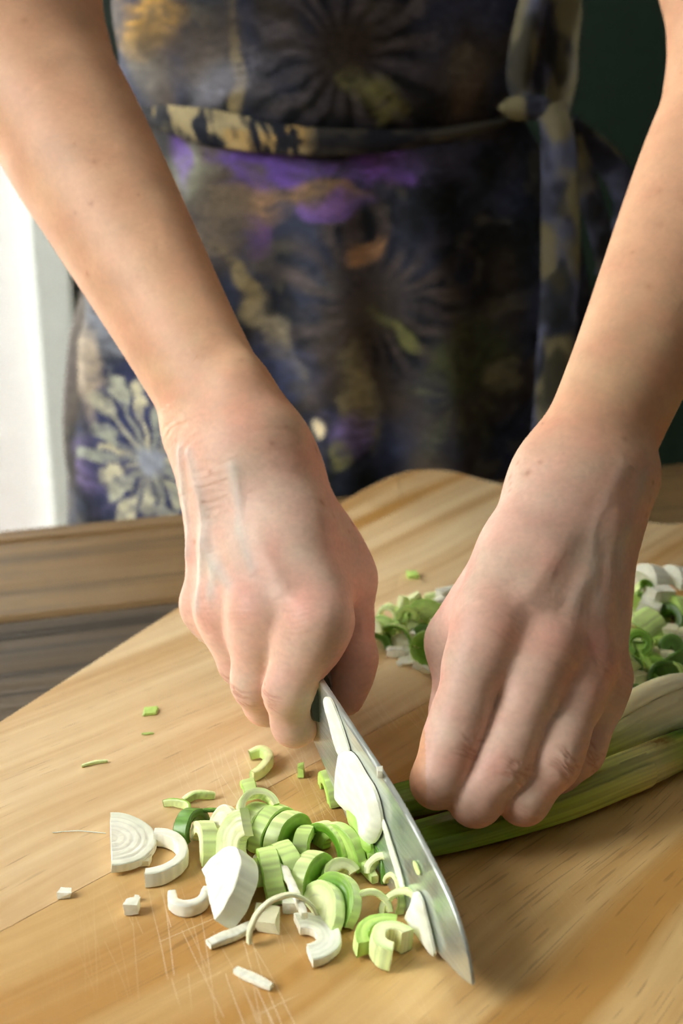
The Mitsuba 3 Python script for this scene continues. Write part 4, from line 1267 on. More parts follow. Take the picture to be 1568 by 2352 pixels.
def turned(v, yaw, tilt, spin):
    """spin about its own axis, tip the axis over by tilt towards the direction yaw (degrees; 0 right, 90 away)."""
    R1 = trimesh.transformations.rotation_matrix(math.radians(spin), [0, 0, 1])[:3, :3]
    R2 = trimesh.transformations.rotation_matrix(math.radians(tilt), [0, 1, 0])[:3, :3]
    R3 = trimesh.transformations.rotation_matrix(math.radians(yaw), [0, 0, 1])[:3, :3]
    return v @ (R3 @ R2 @ R1).T


def rest(name, part, px, py, lift, label, category, group=None, yaw=0, tilt=0, spin=0):
    """Puts a piece on the board (or lift mm above it, on the pieces below) where its middle shows at the pixel."""
    v, f, c = part
    v = turned(v, yaw, tilt, spin)
    lo, hi = v.min(0), v.max(0)
    v = v - [(lo[0] + hi[0]) / 2, (lo[1] + hi[1]) / 2, lo[2]]
    z0 = BOARD_TOP + lift * MM + 0.0002
    g = on(px, py, z0 + (hi[2] - lo[2]) / 2)
    v = v + [g[0], g[1], z0]
    key = numbered(name)
    scene[key] = mikit.ply((v, f), 'leek_flesh', smooth=True, color=c)
    tag(key, label, category, group)
    return key


def S(*a, **k):
    return slice_mesh(*a, **k)


SL, SH = 'leek slice', 'leek scrap'
# near pile, from the left; rows: name, piece, pixel, lift, label, then the turn
NEAR = [
    ('leek_slice', S(0, 16.5, -90, 90, 3.6, 'white', 1, layers=6), 298, 1937, 0, 'white half-round slice with fine rings, lying flat at the far left of the pile', SL, dict(yaw=0, tilt=6, spin=10)),
    ('leek_slice', S(10.3, 14.3, -84, 92, 6.0, 'white', 2, layers=2), 388, 1968, 0, 'thick white C-shaped slice, open to the left, beside the ringed half-round', SL, dict(yaw=0, tilt=0, spin=-4)),
    ('leek_slice', S(0, 17.0, 0, 182, 8.5, 'white', 3, layers=1, ends=(.0, .25)), 524, 2029, 0, 'largest smooth white half slice, leaning in front of the pile', SL, dict(yaw=193, tilt=47, spin=90)),
    ('leek_slice', S(0, 13.0, 0, 185, 3.0, 'cream', 4, layers=3, ends=(0, .35)), 512, 1906, 2, 'cream half slice leaning behind the largest white one', SL, dict(yaw=205, tilt=60, spin=84)),
    ('leek_slice', S(4, 14.0, 16, 200, 5.5, 'pale', 5, layers=6), 552, 1950, 0, 'pale ringed half slice with a toothed edge, leaning beside the largest white one', SL, dict(yaw=236, tilt=62, spin=196)),
    ('leek_slice', S(6, 11.5, 0, 180, 7.0, 'pale', 6, layers=3), 592, 1886, 0, 'pale green arched slice, hindmost of the row of three ribbed arches', SL, dict(yaw=-36, tilt=84, spin=90)),
    ('leek_slice', S(6, 12.0, 0, 180, 6.5, 'green', 7, layers=3), 629, 1892, 0, 'green ribbed arched slice, middle one of the row of three arches', SL, dict(yaw=-36, tilt=85, spin=90)),
    ('leek_slice', S(0, 11.5, -4, 184, 6.5, 'vivid', 8, layers=2), 663, 1907, 0, 'green ribbed arch with a dark green face, front one of the row of three', SL, dict(yaw=-36, tilt=82, spin=90)),
    ('leek_slice', S(5.5, 8.5, 0, 180, 5.0, 'pale', 9, layers=2), 592, 1845, 9, 'pale curled slice lying on top of the ribbed arches', SL, dict(yaw=-60, tilt=40, spin=90)),
    ('leek_slice', S(6, 9.5, 0, 178, 6.0, 'green', 10, layers=2), 703, 1932, 0, 'short green ribbed block between the arches and the upright pair', SL, dict(yaw=-14, tilt=84, spin=90)),
    ('leek_slice', S(8, 11.5, 0, 178, 4.6, 'vivid', 11, layers=2), 750, 1928, 0, 'left one of the upright pair of green arches', SL, dict(yaw=222, tilt=80, spin=90)),
    ('leek_slice', S(7, 12.5, 0, 180, 4.6, 'green', 12, layers=2), 779, 1935, 0, 'right one of the upright pair of green arches', SL, dict(yaw=222, tilt=80, spin=90)),
    ('leek_slice', S(8, 12.8, 0, 180, 7.0, 'green', 13, layers=2), 622, 1993, 0, 'tall green slab standing right of the largest white slice', SL, dict(yaw=12, tilt=86, spin=90)),
    ('leek_slice', S(8, 12.8, 0, 180, 7.0, 'green', 14, layers=2), 664, 1978, 0, 'second tall green slab, behind the white sliver', SL, dict(yaw=22, tilt=84, spin=90)),
    ('leek_slice', S(0, 11.5, 0, 182, 7.0, 'vivid', 15, layers=2), 716, 2002, 0, 'ribbed green half slice with a bright green cut face turned right', SL, dict(yaw=-30, tilt=80, spin=90)),
    ('leek_slice', S(0, 11.6, 0, 180, 4.6, 'pale', 16, layers=3), 738, 2077, 0, 'smooth pale green half slice leaning to the front', SL, dict(yaw=208, tilt=56, spin=90)),
    ('leek_slice', S(4, 11.4, -10, 190, 4.6, 'vivid', 17, layers=4), 768, 2060, 0, 'ringed green half slice behind the smooth pale one', SL, dict(yaw=214, tilt=56, spin=90)),
    ('leek_slice', S(3, 7.5, 10, 190, 6.0, 'pale', 18, layers=2), 780, 2008, 0, 'pale curled chunk behind the ringed green half slice', SL, dict(yaw=300, tilt=40, spin=90)),
    ('leek_slice', S(11.8, 13.4, -4, 178, 2.6, 'cream', 19, layers=1), 651, 2106, 0, 'thin cream ring half standing as a low arch in front of the pile', SL, dict(yaw=298, tilt=78, spin=90)),
    ('leek_slice', S(4.2, 12.4, -84, 100, 3.4, 'white', 20, layers=4), 728, 2158, 0, 'white C-shaped slice lying nearest the camera, open to the lower left', SL, dict(yaw=0, tilt=3, spin=8)),
    ('leek_slice', S(5, 9.8, 0, 178, 6.4, 'green', 21, layers=2), 761, 1800, 0, 'pale green slab standing against the upper part of the blade', SL, dict(yaw=16, tilt=86, spin=90)),
    ('leek_slice', S(7, 10.0, 0, 176, 4.0, 'vivid', 22, layers=2), 779, 1795, 2, 'bright green slab behind the slab at the upper part of the blade', SL, dict(yaw=202, tilt=84, spin=90)),
    ('leek_slice', S(6, 12.0, 0, 178, 5.0, 'green', 23, layers=2), 840, 1922, 0, 'green ribbed slab pressed to the middle of the blade', SL, dict(yaw=17, tilt=86, spin=90)),
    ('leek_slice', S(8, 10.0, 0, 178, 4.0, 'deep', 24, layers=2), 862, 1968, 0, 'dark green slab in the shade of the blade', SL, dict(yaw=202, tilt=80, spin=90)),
    ('leek_slice', S(4.6, 7.5, -20, 200, 5.0, 'pale', 25, layers=2), 882, 1995, 1, 'pale curled ring leaning on the lower half of the blade', SL, dict(yaw=236, tilt=56, spin=90)),
    ('leek_slice', S(7.0, 9.0, 0, 170, 3.0, 'pale', 26, layers=1), 905, 2040, 0, 'narrow pale arc standing under the lower blade', SL, dict(yaw=196, tilt=78, spin=90)),
    ('leek_slice', S(6.2, 8.4, -4, 196, 3.4, 'pale', 27, layers=2), 848, 2082, 0, 'thin pale arc lying in front of the lower blade', SL, dict(yaw=285, tilt=60, spin=90)),
    ('leek_slice', S(7.0, 9.5, 0, 160, 3.6, 'pale', 28, layers=2), 926, 2080, 0, 'curved pale strip touching the blade beside the white wedge', SL, dict(yaw=230, tilt=64, spin=130)),
    ('leek_slice', S(7.4, 12.0, 78, 205, 6.0, 'green', 29, layers=4), 862, 2148, 0, 'green layered arc lying behind the ribbed front one', SL, dict(yaw=0, tilt=6, spin=0)),
    ('leek_slice', S(3.0, 7.8, 30, 262, 8.5, 'pale', 30, layers=4), 899, 2172, 0, 'stack of green arcs with ribbed ends, foremost beside the knife tip', SL, dict(yaw=0, tilt=6, spin=0)),
    ('leek_slice', S(6, 10.5, 0, 178, 6.5, 'pale', 31, layers=2), 469, 1925, 0, 'ribbed pale green block at the left side of the pile', SL, dict(yaw=198, tilt=80, spin=90)),
    ('leek_slice', S(6, 9.0, 0, 180, 6.0, 'deep', 32, layers=2), 440, 1890, 0, 'dark green curled block at the left end of the pile', SL, dict(yaw=-24, tilt=76, spin=90)),
    ('leek_slice', S(7.5, 9.0, 30, 150, 3.0, 'deep', 33, layers=1), 484, 1872, 2, 'dark green sliver behind the curled block', SL, dict(yaw=270, tilt=70, spin=90)),
    ('leek_slice', S(0, 6.5, 0, 180, 4.0, 'white', 34, layers=1), 600, 1985, 0, 'small white disc half hidden between two green slabs', SL, dict(yaw=200, tilt=80, spin=90)),
    ('leek_strip', strip_mesh([(-3, 7, 0), (2, 8, 1), (5, 4, 1), (5, -1, 1), (2, -6, 0), (-1, -9, 0)], 5, 3.6, 'green', 35, 'pale'), 597, 1752, 0, 'green comma-shaped curl by itself behind the pile', SH, {}),
    ('leek_slice', S(5.5, 8.0, 20, 150, 5.5, 'green', 36, layers=2), 573, 1810, 0, 'green block just below the comma-shaped curl', SL, dict(yaw=14, tilt=84, spin=90)),
    ('leek_strip', strip_mesh([(-6, -2, 0), (-1, 1, 1), (6, 2, 0)], 3.2, 2.6, 'green', 37, 'pale'), 456, 1830, 0, 'small green crescent left of the green block', SH, {}),
    ('leek_strip', strip_mesh([(-6, 4, 0), (-1, 3, 1), (4, 0, 1), (5, -6, 0)], 3.6, 1.4, 'pale', 38, 'green'), 405, 1857, 0, 'thin pale curl with a brown tip left of the pile', SH, {}),
    ('leek_strip', strip_mesh([(-5, -2.4, 0), (0, .3, 0), (5, 1.4, 0)], 1.2, 1.4, 'pale', 39), 217, 1753, 0, 'tiny shredded pale strip alone at the left', SH, {}),
    ('leek_scrap', chunk_mesh(6, 7, 1.2, 'green', 40), 346, 1633, 0, 'small green leaf scrap high on the left of the board', SH, {}),
    ('leek_strip', strip_mesh([(-2.4, -.6, 0), (0, 0, 0), (2.4, .6, 0)], .8, .8, 'green', 41), 339, 1685, 0, 'tiny green thread below the green leaf scrap', SH, {}),
    ('leek_scrap', chunk_mesh(2.6, 5, 4, 'green', 42), 691, 1769, 0, 'tiny green cube between the index finger and the pile', SH, {}),
    ('leek_strip', strip_mesh([(-4.5, 13, 0), (-1.5, 5, 1), (1.5, -5, 1), (5.5, -17, 0)], 3.4, 2.6, 'white', 43), 669, 2036, 7, 'long white sliver lying across the green slabs', SH, {}),
    ('leek_scrap', chunk_mesh(8, 11, 4, 'cream', 44), 613, 2108, 0, 'cream lump inside the thin ring half', SH, {}),
    ('leek_scrap', chunk_mesh(5, 5, 4, 'white', 45), 665, 2077, 0, 'white cube between the sliver and the thin ring half', SH, {}),
    ('leek_strip', strip_mesh([(-7, -5, 0), (-3, -2.4, 0), (2, .6, 0), (7, 5, 0)], 2.6, 4.4, 'white', 46), 530, 2147, 0, 'ragged white chip left of the cream lump', SH, {}),
    ('leek_strip', strip_mesh([(-6, 3, 0), (-4.5, -3, 0), (0, -5, 0), (5, -2, 0), (6, 5, 0)], 5, 3.6, 'white', 47), 432, 2069, 0, 'white U-shaped chip left of the largest white slice', SH, {}),
    ('leek_scrap', chunk_mesh(5, 5, 4.5, 'white', 48), 303, 2081, 0, 'white cube alone on the left front of the board', SH, {}),
    ('leek_scrap', chunk_mesh(2, 2, 1.6, 'white', 49), 314, 2063, 0, 'white speck behind the lone white cube', SH, {}),
    ('leek_scrap', chunk_mesh(4.5, 3.6, 2.5, 'white', 50), 150, 2051, 0, 'small white lump farthest left on the board', SH, {}),
    ('leek_strip', strip_mesh([(-6, 4, 0), (0, 0, 0), (6, -4, 0)], 2.2, 3.2, 'white', 51), 581, 2247, 0, 'white sliver alone, nearest the bottom edge of the photo', SH, {}),
    ('leek_scrap', chunk_mesh(4.5, 4.5, 2.6, 'cream', 52), 332, 1976, 0, 'small white crumb touching the ringed half-round slice', SH, {}),
    ('leek_scrap', chunk_mesh(3.6, 4, 2.6, 'cream', 53), 599, 2024, 0, 'cream crumb beside the foot of the largest white slice', SH, {}),
    ('leek_scrap', chunk_mesh(4, 3, 2.6, 'cream', 54), 744, 1985, 0, 'cream crumb under the upright pair of green arches', SH, {}),
    ('leek_strip', strip_mesh([(-3.5, 7, 0), (0, 1, 0), (3.5, -7, 0)], 4.0, 3.4, 'green', 55, 'pale'), 838, 1994, 0, 'pale green bar lying loose left of the lower blade', SH, {}),
    ('leek_strip', strip_mesh([(-10, 0, 0), (0, .4, .3), (10, -.6, 0)], .35, .35, 'white', 56), 182, 1911, 0, 'fine white fibre trailing from the ringed half-round slice', SH, {}),
    ('leek_scrap', chunk_mesh(2.5, 2, 1.4, 'white', 57), 463, 1467, 0, 'white crumb on the board beside the little finger knuckle', SH, {}),
    ('leek_scrap', chunk_mesh(2.2, 2.6, 3.2, 'white', 59), 872, 1774, 42.6, 'white crumb stuck on the spine of the blade', SH, {}),
    ('leek_scrap', chunk_mesh(6.5, 6, 3, 'green', 58), 947, 1320, 0, 'green crumb alone on the board behind the chopped heap', SH, {}),
]
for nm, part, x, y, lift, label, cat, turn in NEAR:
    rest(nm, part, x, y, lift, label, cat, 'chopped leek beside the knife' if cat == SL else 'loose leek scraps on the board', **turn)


# pieces that cling to the blade
def clinging(name, poly, depth, style, seed, label):
    """A slice stuck to the blade: its outline in pixels, swelling to depth mm off the steel."""
    q = spline(np.array([on_blade(*p) for p in poly]), 110, closed=True)
    pg = Polygon(q).buffer(0)
    pg = max(getattr(pg, 'geoms', [pg]), key=lambda g: g.area)
    L = pg.exterior.length
    n = max(40, int(L / 0.0009))
    rim = np.array([pg.exterior.interpolate(L * i / n).coords[0] for i in range(n)])
    lo, hi = rim.min(0), rim.max(0)
    gx, gy = np.meshgrid(np.arange(lo[0], hi[0], 0.0008), np.arange(lo[1], hi[1], 0.0008))
    inner = np.stack([gx.ravel() + 0.0004 * (np.arange(gx.size) // gx.shape[1] % 2), gy.ravel()], 1)
    edge = lambda p: np.array([pg.exterior.distance(shapely.Point(*x)) for x in p])
    inner = inner[shapely.contains_xy(pg, inner[:, 0], inner[:, 1])]
    inner = inner[edge(inner) > 0.00045]
    p2 = np.vstack([rim, inner])
    tri = Delaunay(p2).simplices
    c = p2[tri].mean(1)
    u_, v_ = p2[tri[:, 1]] - p2[tri[:, 0]], p2[tri[:, 2]] - p2[tri[:, 0]]
    area = u_[:, 0] * v_[:, 1] - u_[:, 1] * v_[:, 0]
    tri = np.where((area > 0)[:, None], tri, tri[:, ::-1])[shapely.contains_xy(pg, c[:, 0], c[:, 1]) & (np.abs(area) > 1e-9)]
    d = np.concatenate([np.zeros(n), edge(inner)])
    swell = np.minimum(1, d / 0.0035) ** 0.6
    off = 0.0014 + depth * MM * (0.30 + 0.70 * swell) * (0.86 + 0.28 * npnoise(np.stack([p2[:, 0] * 160, p2[:, 1] * 160, 0 * d + seed], -1), seed))
    top = np.array([kpoint(a_, z_, o_) for (a_, z_), o_ in zip(p2, off)])
    base = np.array([kpoint(a_, z_, 0.0013) for a_, z_ in rim])
    V = np.vstack([top, top[:n], base])
    i = np.arange(n)
    j = (i + 1) % n
    N = len(top)
    F_ = np.vstack([tri, np.stack([N + i, N + n + i, N + j], 1), np.stack([N + j, N + n + i, N + n + j], 1)])
    m = trimesh.Trimesh(V, F_, process=False)
    if (m.face_normals[:len(tri)] @ KN).mean() < 0:
        m = trimesh.Trimesh(V, F_[:, ::-1], process=False)
    skin_, face = LEEK[style]
    t = np.concatenate([np.clip(d / 0.008, 0, 1), np.zeros(2 * n)])
    c = ramp(face[::-1], t) * (0.88 + 0.24 * npnoise(V * np.array([300, 300, 500]), seed))[:, None]
    key = numbered(name)
    scene[key] = mikit.ply(m, 'leek_flesh', smooth=True, color=np.clip(c, 0.01, 0.92))
    tag(key, label, SL, 'leek pieces stuck to the blade')


clinging('leek_slice', [(754, 1606), (768, 1602), (786, 1640), (806, 1700), (812, 1728), (796, 1740), (782, 1712), (768, 1660)], 2.2, 'white', 61, 'narrow white strip clinging near the heel of the blade')
clinging('leek_slice', [(796, 1722), (822, 1730), (850, 1775), (872, 1812), (886, 1860), (888, 1900), (868, 1935), (846, 1920), (838, 1880), (812, 1862), (790, 1838), (786, 1800), (790, 1750)], 3.5, 'white', 62, 'large wet white slice stuck to the blade face')
clinging('leek_slice', [(964, 2046), (978, 2058), (990, 2100), (1010, 2190), (990, 2172), (960, 2130), (944, 2102), (956, 2072)], 2.5, 'white', 63, 'white wedge stuck low on the blade near the tip')
clinging('leek_slice', [(812, 1842), (826, 1850), (850, 1905), (866, 1945), (850, 1960), (836, 1925), (818, 1890)], 3.0, 'green', 64, 'green strip under the large wet white slice on the blade')
clinging('leek_slice', [(884, 1880), (892, 1885), (912, 1945), (932, 2010), (938, 2045), (930, 2040), (912, 1985), (896, 1930)], 0.8, 'white', 65, 'thin white ribbon down the middle of the blade, standing for a reflection')  # a reflection on the steel, modelled as a pale sliver
clinging('leek_slice', [(957, 1975), (966, 1982), (974, 2004), (968, 2006), (960, 1992)], 0.6, 'pale', 66, 'tiny pale fleck near the spine of the blade')

# ------------------------------------------------------------------ the two leeks under the left hand
scene['leek_skin'] = principled(VCOL, 0.33, 0.5, flatness=0.4)


def stalk(path, colour, seed, n=150, m=72, flutes=9):
    """A leek lying on the board: rows (px, py, half width mm, half height mm); px, py at its middle."""
    c = []
    for x, y, w, h in path:
        g = on(x, y, BOARD_TOP + h * MM)
        c.append([g[0], g[1], g[2], w * MM, h * MM])
    c = spline(np.array(c), n)
    t = unit(np.gradient(c[:, :3], axis=0))
    side = unit(np.cross(t, [0, 0, 1.0]))
    up = np.cross(side, t)
    a = np.linspace(0, 2 * math.pi, m, endpoint=False)
    u = np.linspace(0, 1, n)[:, None]
    step = ((a / (2 * math.pi) * flutes + 0.25 * np.sin(u * 3 + seed)) % 1)
    over = 1 + 0.055 * step ** 3 + 0.012 * np.sin(a * 46)[None] + 0.05 * (npnoise(np.stack([u * 6 + 0 * a, np.cos(a)[None] * 1.2 + 0 * u, np.sin(a)[None] * 1.2 + 0 * u], -1), seed) - 0.5)
    ca, sa = np.cos(a), np.sin(a)
    flat = np.where(sa < -0.86, -0.86 / np.minimum(sa, -1e-6), 1.0)
    P = c[:, None, :3] + side[:, None] * (c[:, 3:4] * ca[None] * over)[..., None] + up[:, None] * (c[:, 4:5] * (sa * flat)[None] * np.where(sa > -0.5, over, 1))[..., None]
    C = colour(u + 0 * a[None], a[None] + 0 * u, step)
    end = c[:, :3][[0, -1]]
    V = np.vstack([P.reshape(-1, 3)])
    f = grid_faces(n, m, closed_v=True)
    f = np.vstack([f[:, [0, 1, 2]], f[:, [0, 2, 3]]])
    caps = []
    Cc = [C.reshape(-1, 3)]
    k = len(V)
    for i, e in ((0, end[0]), (n - 1, end[1])):                        # ringed cut ends
        prev = None
        for j, sc in enumerate(np.linspace(1, 0.05, 9)):
            V = np.vstack([V, e + (P[i] - e) * sc])
            Cc.append(np.tile(np.asarray(LEEK['pale'][1][j % 3]), (m, 1)) * (0.8 + 0.2 * (j % 2)))
            if prev is not None:
                q = np.stack([prev + np.arange(m), prev + (np.arange(m) + 1) % m, k + (np.arange(m) + 1) % m, k + np.arange(m)], 1)
                q = q if i == 0 else q[:, ::-1]
                caps.append(np.vstack([q[:, [0, 1, 2]], q[:, [0, 2, 3]]]))
            prev, k = k, k + m
    mesh = trimesh.Trimesh(V, np.vstack([f] + caps), process=False)
    return mesh, np.clip(np.vstack(Cc), 0.01, 0.92)


def leek_colour(stops, seed, extra=None):
    xs, cs = [s[0] for s in stops], np.array([lin(*s[1]) for s in stops])

    def fn(u, a, step):
        uu = u + 0.05 * (npnoise(np.stack([u * 4, a * 1.5, 0 * u], -1), seed) - 0.5)
        c = np.stack([np.interp(uu, xs, cs[:, k]) for k in range(3)], -1)
        fib = npnoise(np.stack([u * 5, a * 17, 0 * u + seed], -1), seed + 3)
        white = soft(0.25, 0.6, c[..., 2])
        c = c * (1 + (fib - 0.5) * (0.42 - 0.28 * white))[..., None] * (1 - (0.30 - 0.2 * white) * (step > 0.95))[..., None]
        return extra(c, u, a) if extra else c
    return fn


def spots(c, u, a):
    w = np.exp(-0.5 * (((u - 0.665) / 0.026) ** 2 + ((a - 1.75) / 0.34) ** 2)) * (0.4 + 1.1 * npnoise(np.stack([u * 160, a * 9, 0 * u], -1), 5))
    c = c + (np.array(lin(120, 84, 36)) - c) * np.clip(w, 0, 0.9)[..., None]
    g = soft(0.66, 0.73, u) * soft(1.25, 1.75, a) * soft(2.9, 2.2, a)
    return c + (np.array(lin(48, 112, 28)) - c) * (0.9 * g)[..., None]


LA = 'whole_leek'
for path, col, seed, label, lab2 in (
        ([(846, 1862, 7.5, 5.5), (930, 1838, 8.0, 6.0), (1040, 1812, 8.5, 6.5), (1180, 1775, 8.8, 7.5), (1320, 1724, 9.4, 9.2), (1400, 1688, 10.3, 10.4), (1470, 1653, 11.4, 12.0), (1530, 1628, 11.8, 12.6), (1572, 1612, 10.4, 11.6), (1592, 1604, 7.0, 8.5)],
         leek_colour([(0, (108, 142, 48)), (0.34, (126, 156, 60)), (0.56, (156, 172, 82)), (0.66, (200, 202, 136)), (0.76, (232, 226, 178)), (0.90, (240, 234, 198)), (1, (240, 238, 216))], 3), 3,
         'leek with a thick white shank, behind the other leek under the left hand', None),
        ([(880, 1953, 8.0, 4.5), (960, 1927, 8.8, 5.0), (1080, 1897, 9.3, 5.8), (1200, 1864, 8.8, 6.8), (1300, 1831, 8.6, 7.5), (1400, 1790, 8.6, 7.6), (1480, 1758, 8.6, 7.6), (1545, 1729, 8.6, 7.0), (1640, 1690, 8.2, 6.5), (1760, 1642, 7.8, 6.0)],
         leek_colour([(0, (108, 146, 46)), (0.24, (126, 160, 58)), (0.40, (164, 180, 84)), (0.52, (186, 192, 106)), (0.62, (196, 192, 126)), (0.70, (150, 162, 70)), (0.85, (92, 138, 46))], 5, spots), 5,
         'green leek stalk with a brown blemish, nearest the camera under the left hand', None)):
    m, c = stalk(path, col, seed)
    key = numbered(LA)
    TAKEN.add(key)
    tag(key, label, 'leek', 'leeks being sliced')
    add('stalk', m, 'leek_skin', key, smooth=True, color=c)
    # an outer leaf that wraps part of the stalk and comes loose
    n, mm_ = 70, 20
    pp = spline(np.array([[*on(x, y, BOARD_TOP + h * MM), w * MM, h * MM] for x, y, w, h in path]), 150)[(4 if seed == 5 else 70):(90 if seed == 5 else 140)]
    t = unit(np.gradient(pp[:, :3], axis=0))
    sd = unit(np.cross(t, [0, 0, 1.0]))
    up = np.cross(sd, t)
    aa = np.linspace(-0.9, 0.75, mm_) if seed == 5 else np.linspace(1.1, 2.7, mm_)
    lift = 1.05 + 0.05 * np.linspace(0, 1, mm_)[None] ** 2 * np.ones((len(pp), 1)) + 0.012 * np.sin(np.linspace(0, 9, len(pp)))[:, None]
    P = pp[:, None, :3] + sd[:, None] * (pp[:, 3:4] * np.cos(aa)[None] * lift)[..., None] + up[:, None] * (np.maximum(pp[:, 4:5] * np.sin(aa)[None] * lift, -pp[:, 4:5] * 0.82))[..., None]
    mesh, _ = sheet(P, 0.0006)
    U, A_ = np.meshgrid(np.linspace(4 / 150 if seed == 5 else 70 / 150, 0.6 if seed == 5 else 0.93, len(pp)), aa, indexing='ij')
    cc = col(U, A_, 0 * U)
    add('outer_leaf', mesh, 'leek_skin', key, smooth=True, color=np.clip(np.vstack([cc.reshape(-1, 3)] * 2) * 1.04, 0.01, 0.92))

# ------------------------------------------------------------------ heaps of chopped leek behind the hands
LEFT = [   # beside the right thumb
    (S(5, 9, 0, 180, 8, 'deep', 102), 860, 1466, 0, 'dark green slab, leftmost of the heap by the thumb', dict(yaw=262, tilt=80, spin=90)),
    (S(0, 7.0, 0, 180, 6, 'pale', 106), 852, 1440, 6, 'pale half slice leaning on top of the leftmost dark slab', dict(yaw=240, tilt=46, spin=90)),
    (S(0, 7.5, 0, 182, 5, 'green', 107), 876, 1437, 5, 'green half slice below the small pale arch', dict(yaw=225, tilt=48, spin=90)),
    (S(3.0, 5.2, -14, 194, 6.5, 'pale', 103), 891, 1404, 7, 'small pale arch standing at the left top of the heap by the thumb', dict(yaw=252, tilt=84, spin=90)),
    (chunk_mesh(5.0, 4.2, 7.5, 'pale', 104), 926, 1384, 10, 'pale upright block behind the small arch', dict(yaw=30, tilt=8)),
    (chunk_mesh(6.5, 4.2, 5.5, 'pale', 105), 955, 1375, 12, 'pale tilted block at the back of the heap by the thumb', dict(yaw=200, tilt=24)),
    (S(7.8, 9.6, -16, 176, 5.5, 'vivid', 108), 906, 1466, 0, 'wide thin green arch in the front of the heap by the thumb', dict(yaw=252, tilt=72, spin=84)),
    (S(2.2, 5.4, 0, 230, 8, 'green', 109), 936, 1412, 9, 'folded green ring near the top of the heap by the thumb', dict(yaw=256, tilt=62, spin=70)),
    (S(5, 8.5, 20, 160, 6, 'pale', 110), 946, 1424, 6, 'ribbed light green block in the middle of the heap by the thumb', dict(yaw=180, tilt=84, spin=90)),
    (S(0, 11.0, 38, 150, 4.5, 'green', 111), 978, 1402, 9, 'broad olive green slice on the heap, nearest the index knuckle', dict(yaw=262, tilt=52, spin=88)),
    (strip_mesh([(-6.2, 0, 0), (0, .6, .5), (6.2, 0, 0)], 4.2, 4, 'green', 112), 969, 1442, 5, 'light green strip below the broad olive slice', {}),
    (chunk_mesh(3.6, 3.4, 3.4, 'white', 113), 944, 1459, 7, 'white bit lying in the hollow of the heap by the thumb', {}),
    (S(0, 7, 0, 175, 4, 'cream', 114), 922, 1474, 0, 'cream half slice inside the wide green arch', dict(yaw=255, tilt=50, spin=90)),
    (strip_mesh([(-6.6, .6, 0), (0, 0, .4), (6.6, -.4, 0)], 4.8, 4.8, 'white', 115), 919, 1497, 0, 'white rod in front of the wide green arch', {}),
    (S(0, 8.4, -177, 177, 5, 'vivid', 116, layers=2), 982, 1490, 0, 'bright green round slice with a pale rim, half hidden by the left thumb', dict(yaw=248, tilt=64, spin=90)),
    (chunk_mesh(9.5, 5.0, 6.5, 'white', 117), 1012, 1390, 10, 'white slab on the heap, half hidden by the left hand', dict(yaw=28, tilt=0)),
    (chunk_mesh(11, 5.0, 6.5, 'white', 118), 1026, 1364, 12, 'upper white slab behind the left hand', dict(yaw=32, tilt=0)),
    (strip_mesh([(-4.5, -1.2, 0), (0, 0, .4), (4.5, 1.4, 0)], 3.6, 3.2, 'pale', 119), 995, 1368, 12, 'pale green strip left of the upper white slab', {}),
    (chunk_mesh(5, 4, 4, 'pale', 120), 998, 1432, 10, 'pale lump under the broad olive slice', {}),
    (S(4, 9, 0, 180, 7, 'deep', 121), 970, 1462, 0, 'dark green slice in the middle of the heap by the thumb', dict(yaw=250, tilt=30, spin=90)),
    (S(4, 9, 0, 180, 7, 'green', 122), 930, 1440, 0, 'green slice buried under the folded ring', dict(yaw=230, tilt=40, spin=90)),
    (S(0, 10, 0, 180, 8, 'pale', 123), 1000, 1425, 0, 'pale slice buried near the index knuckle', dict(yaw=240, tilt=30, spin=90)),
]
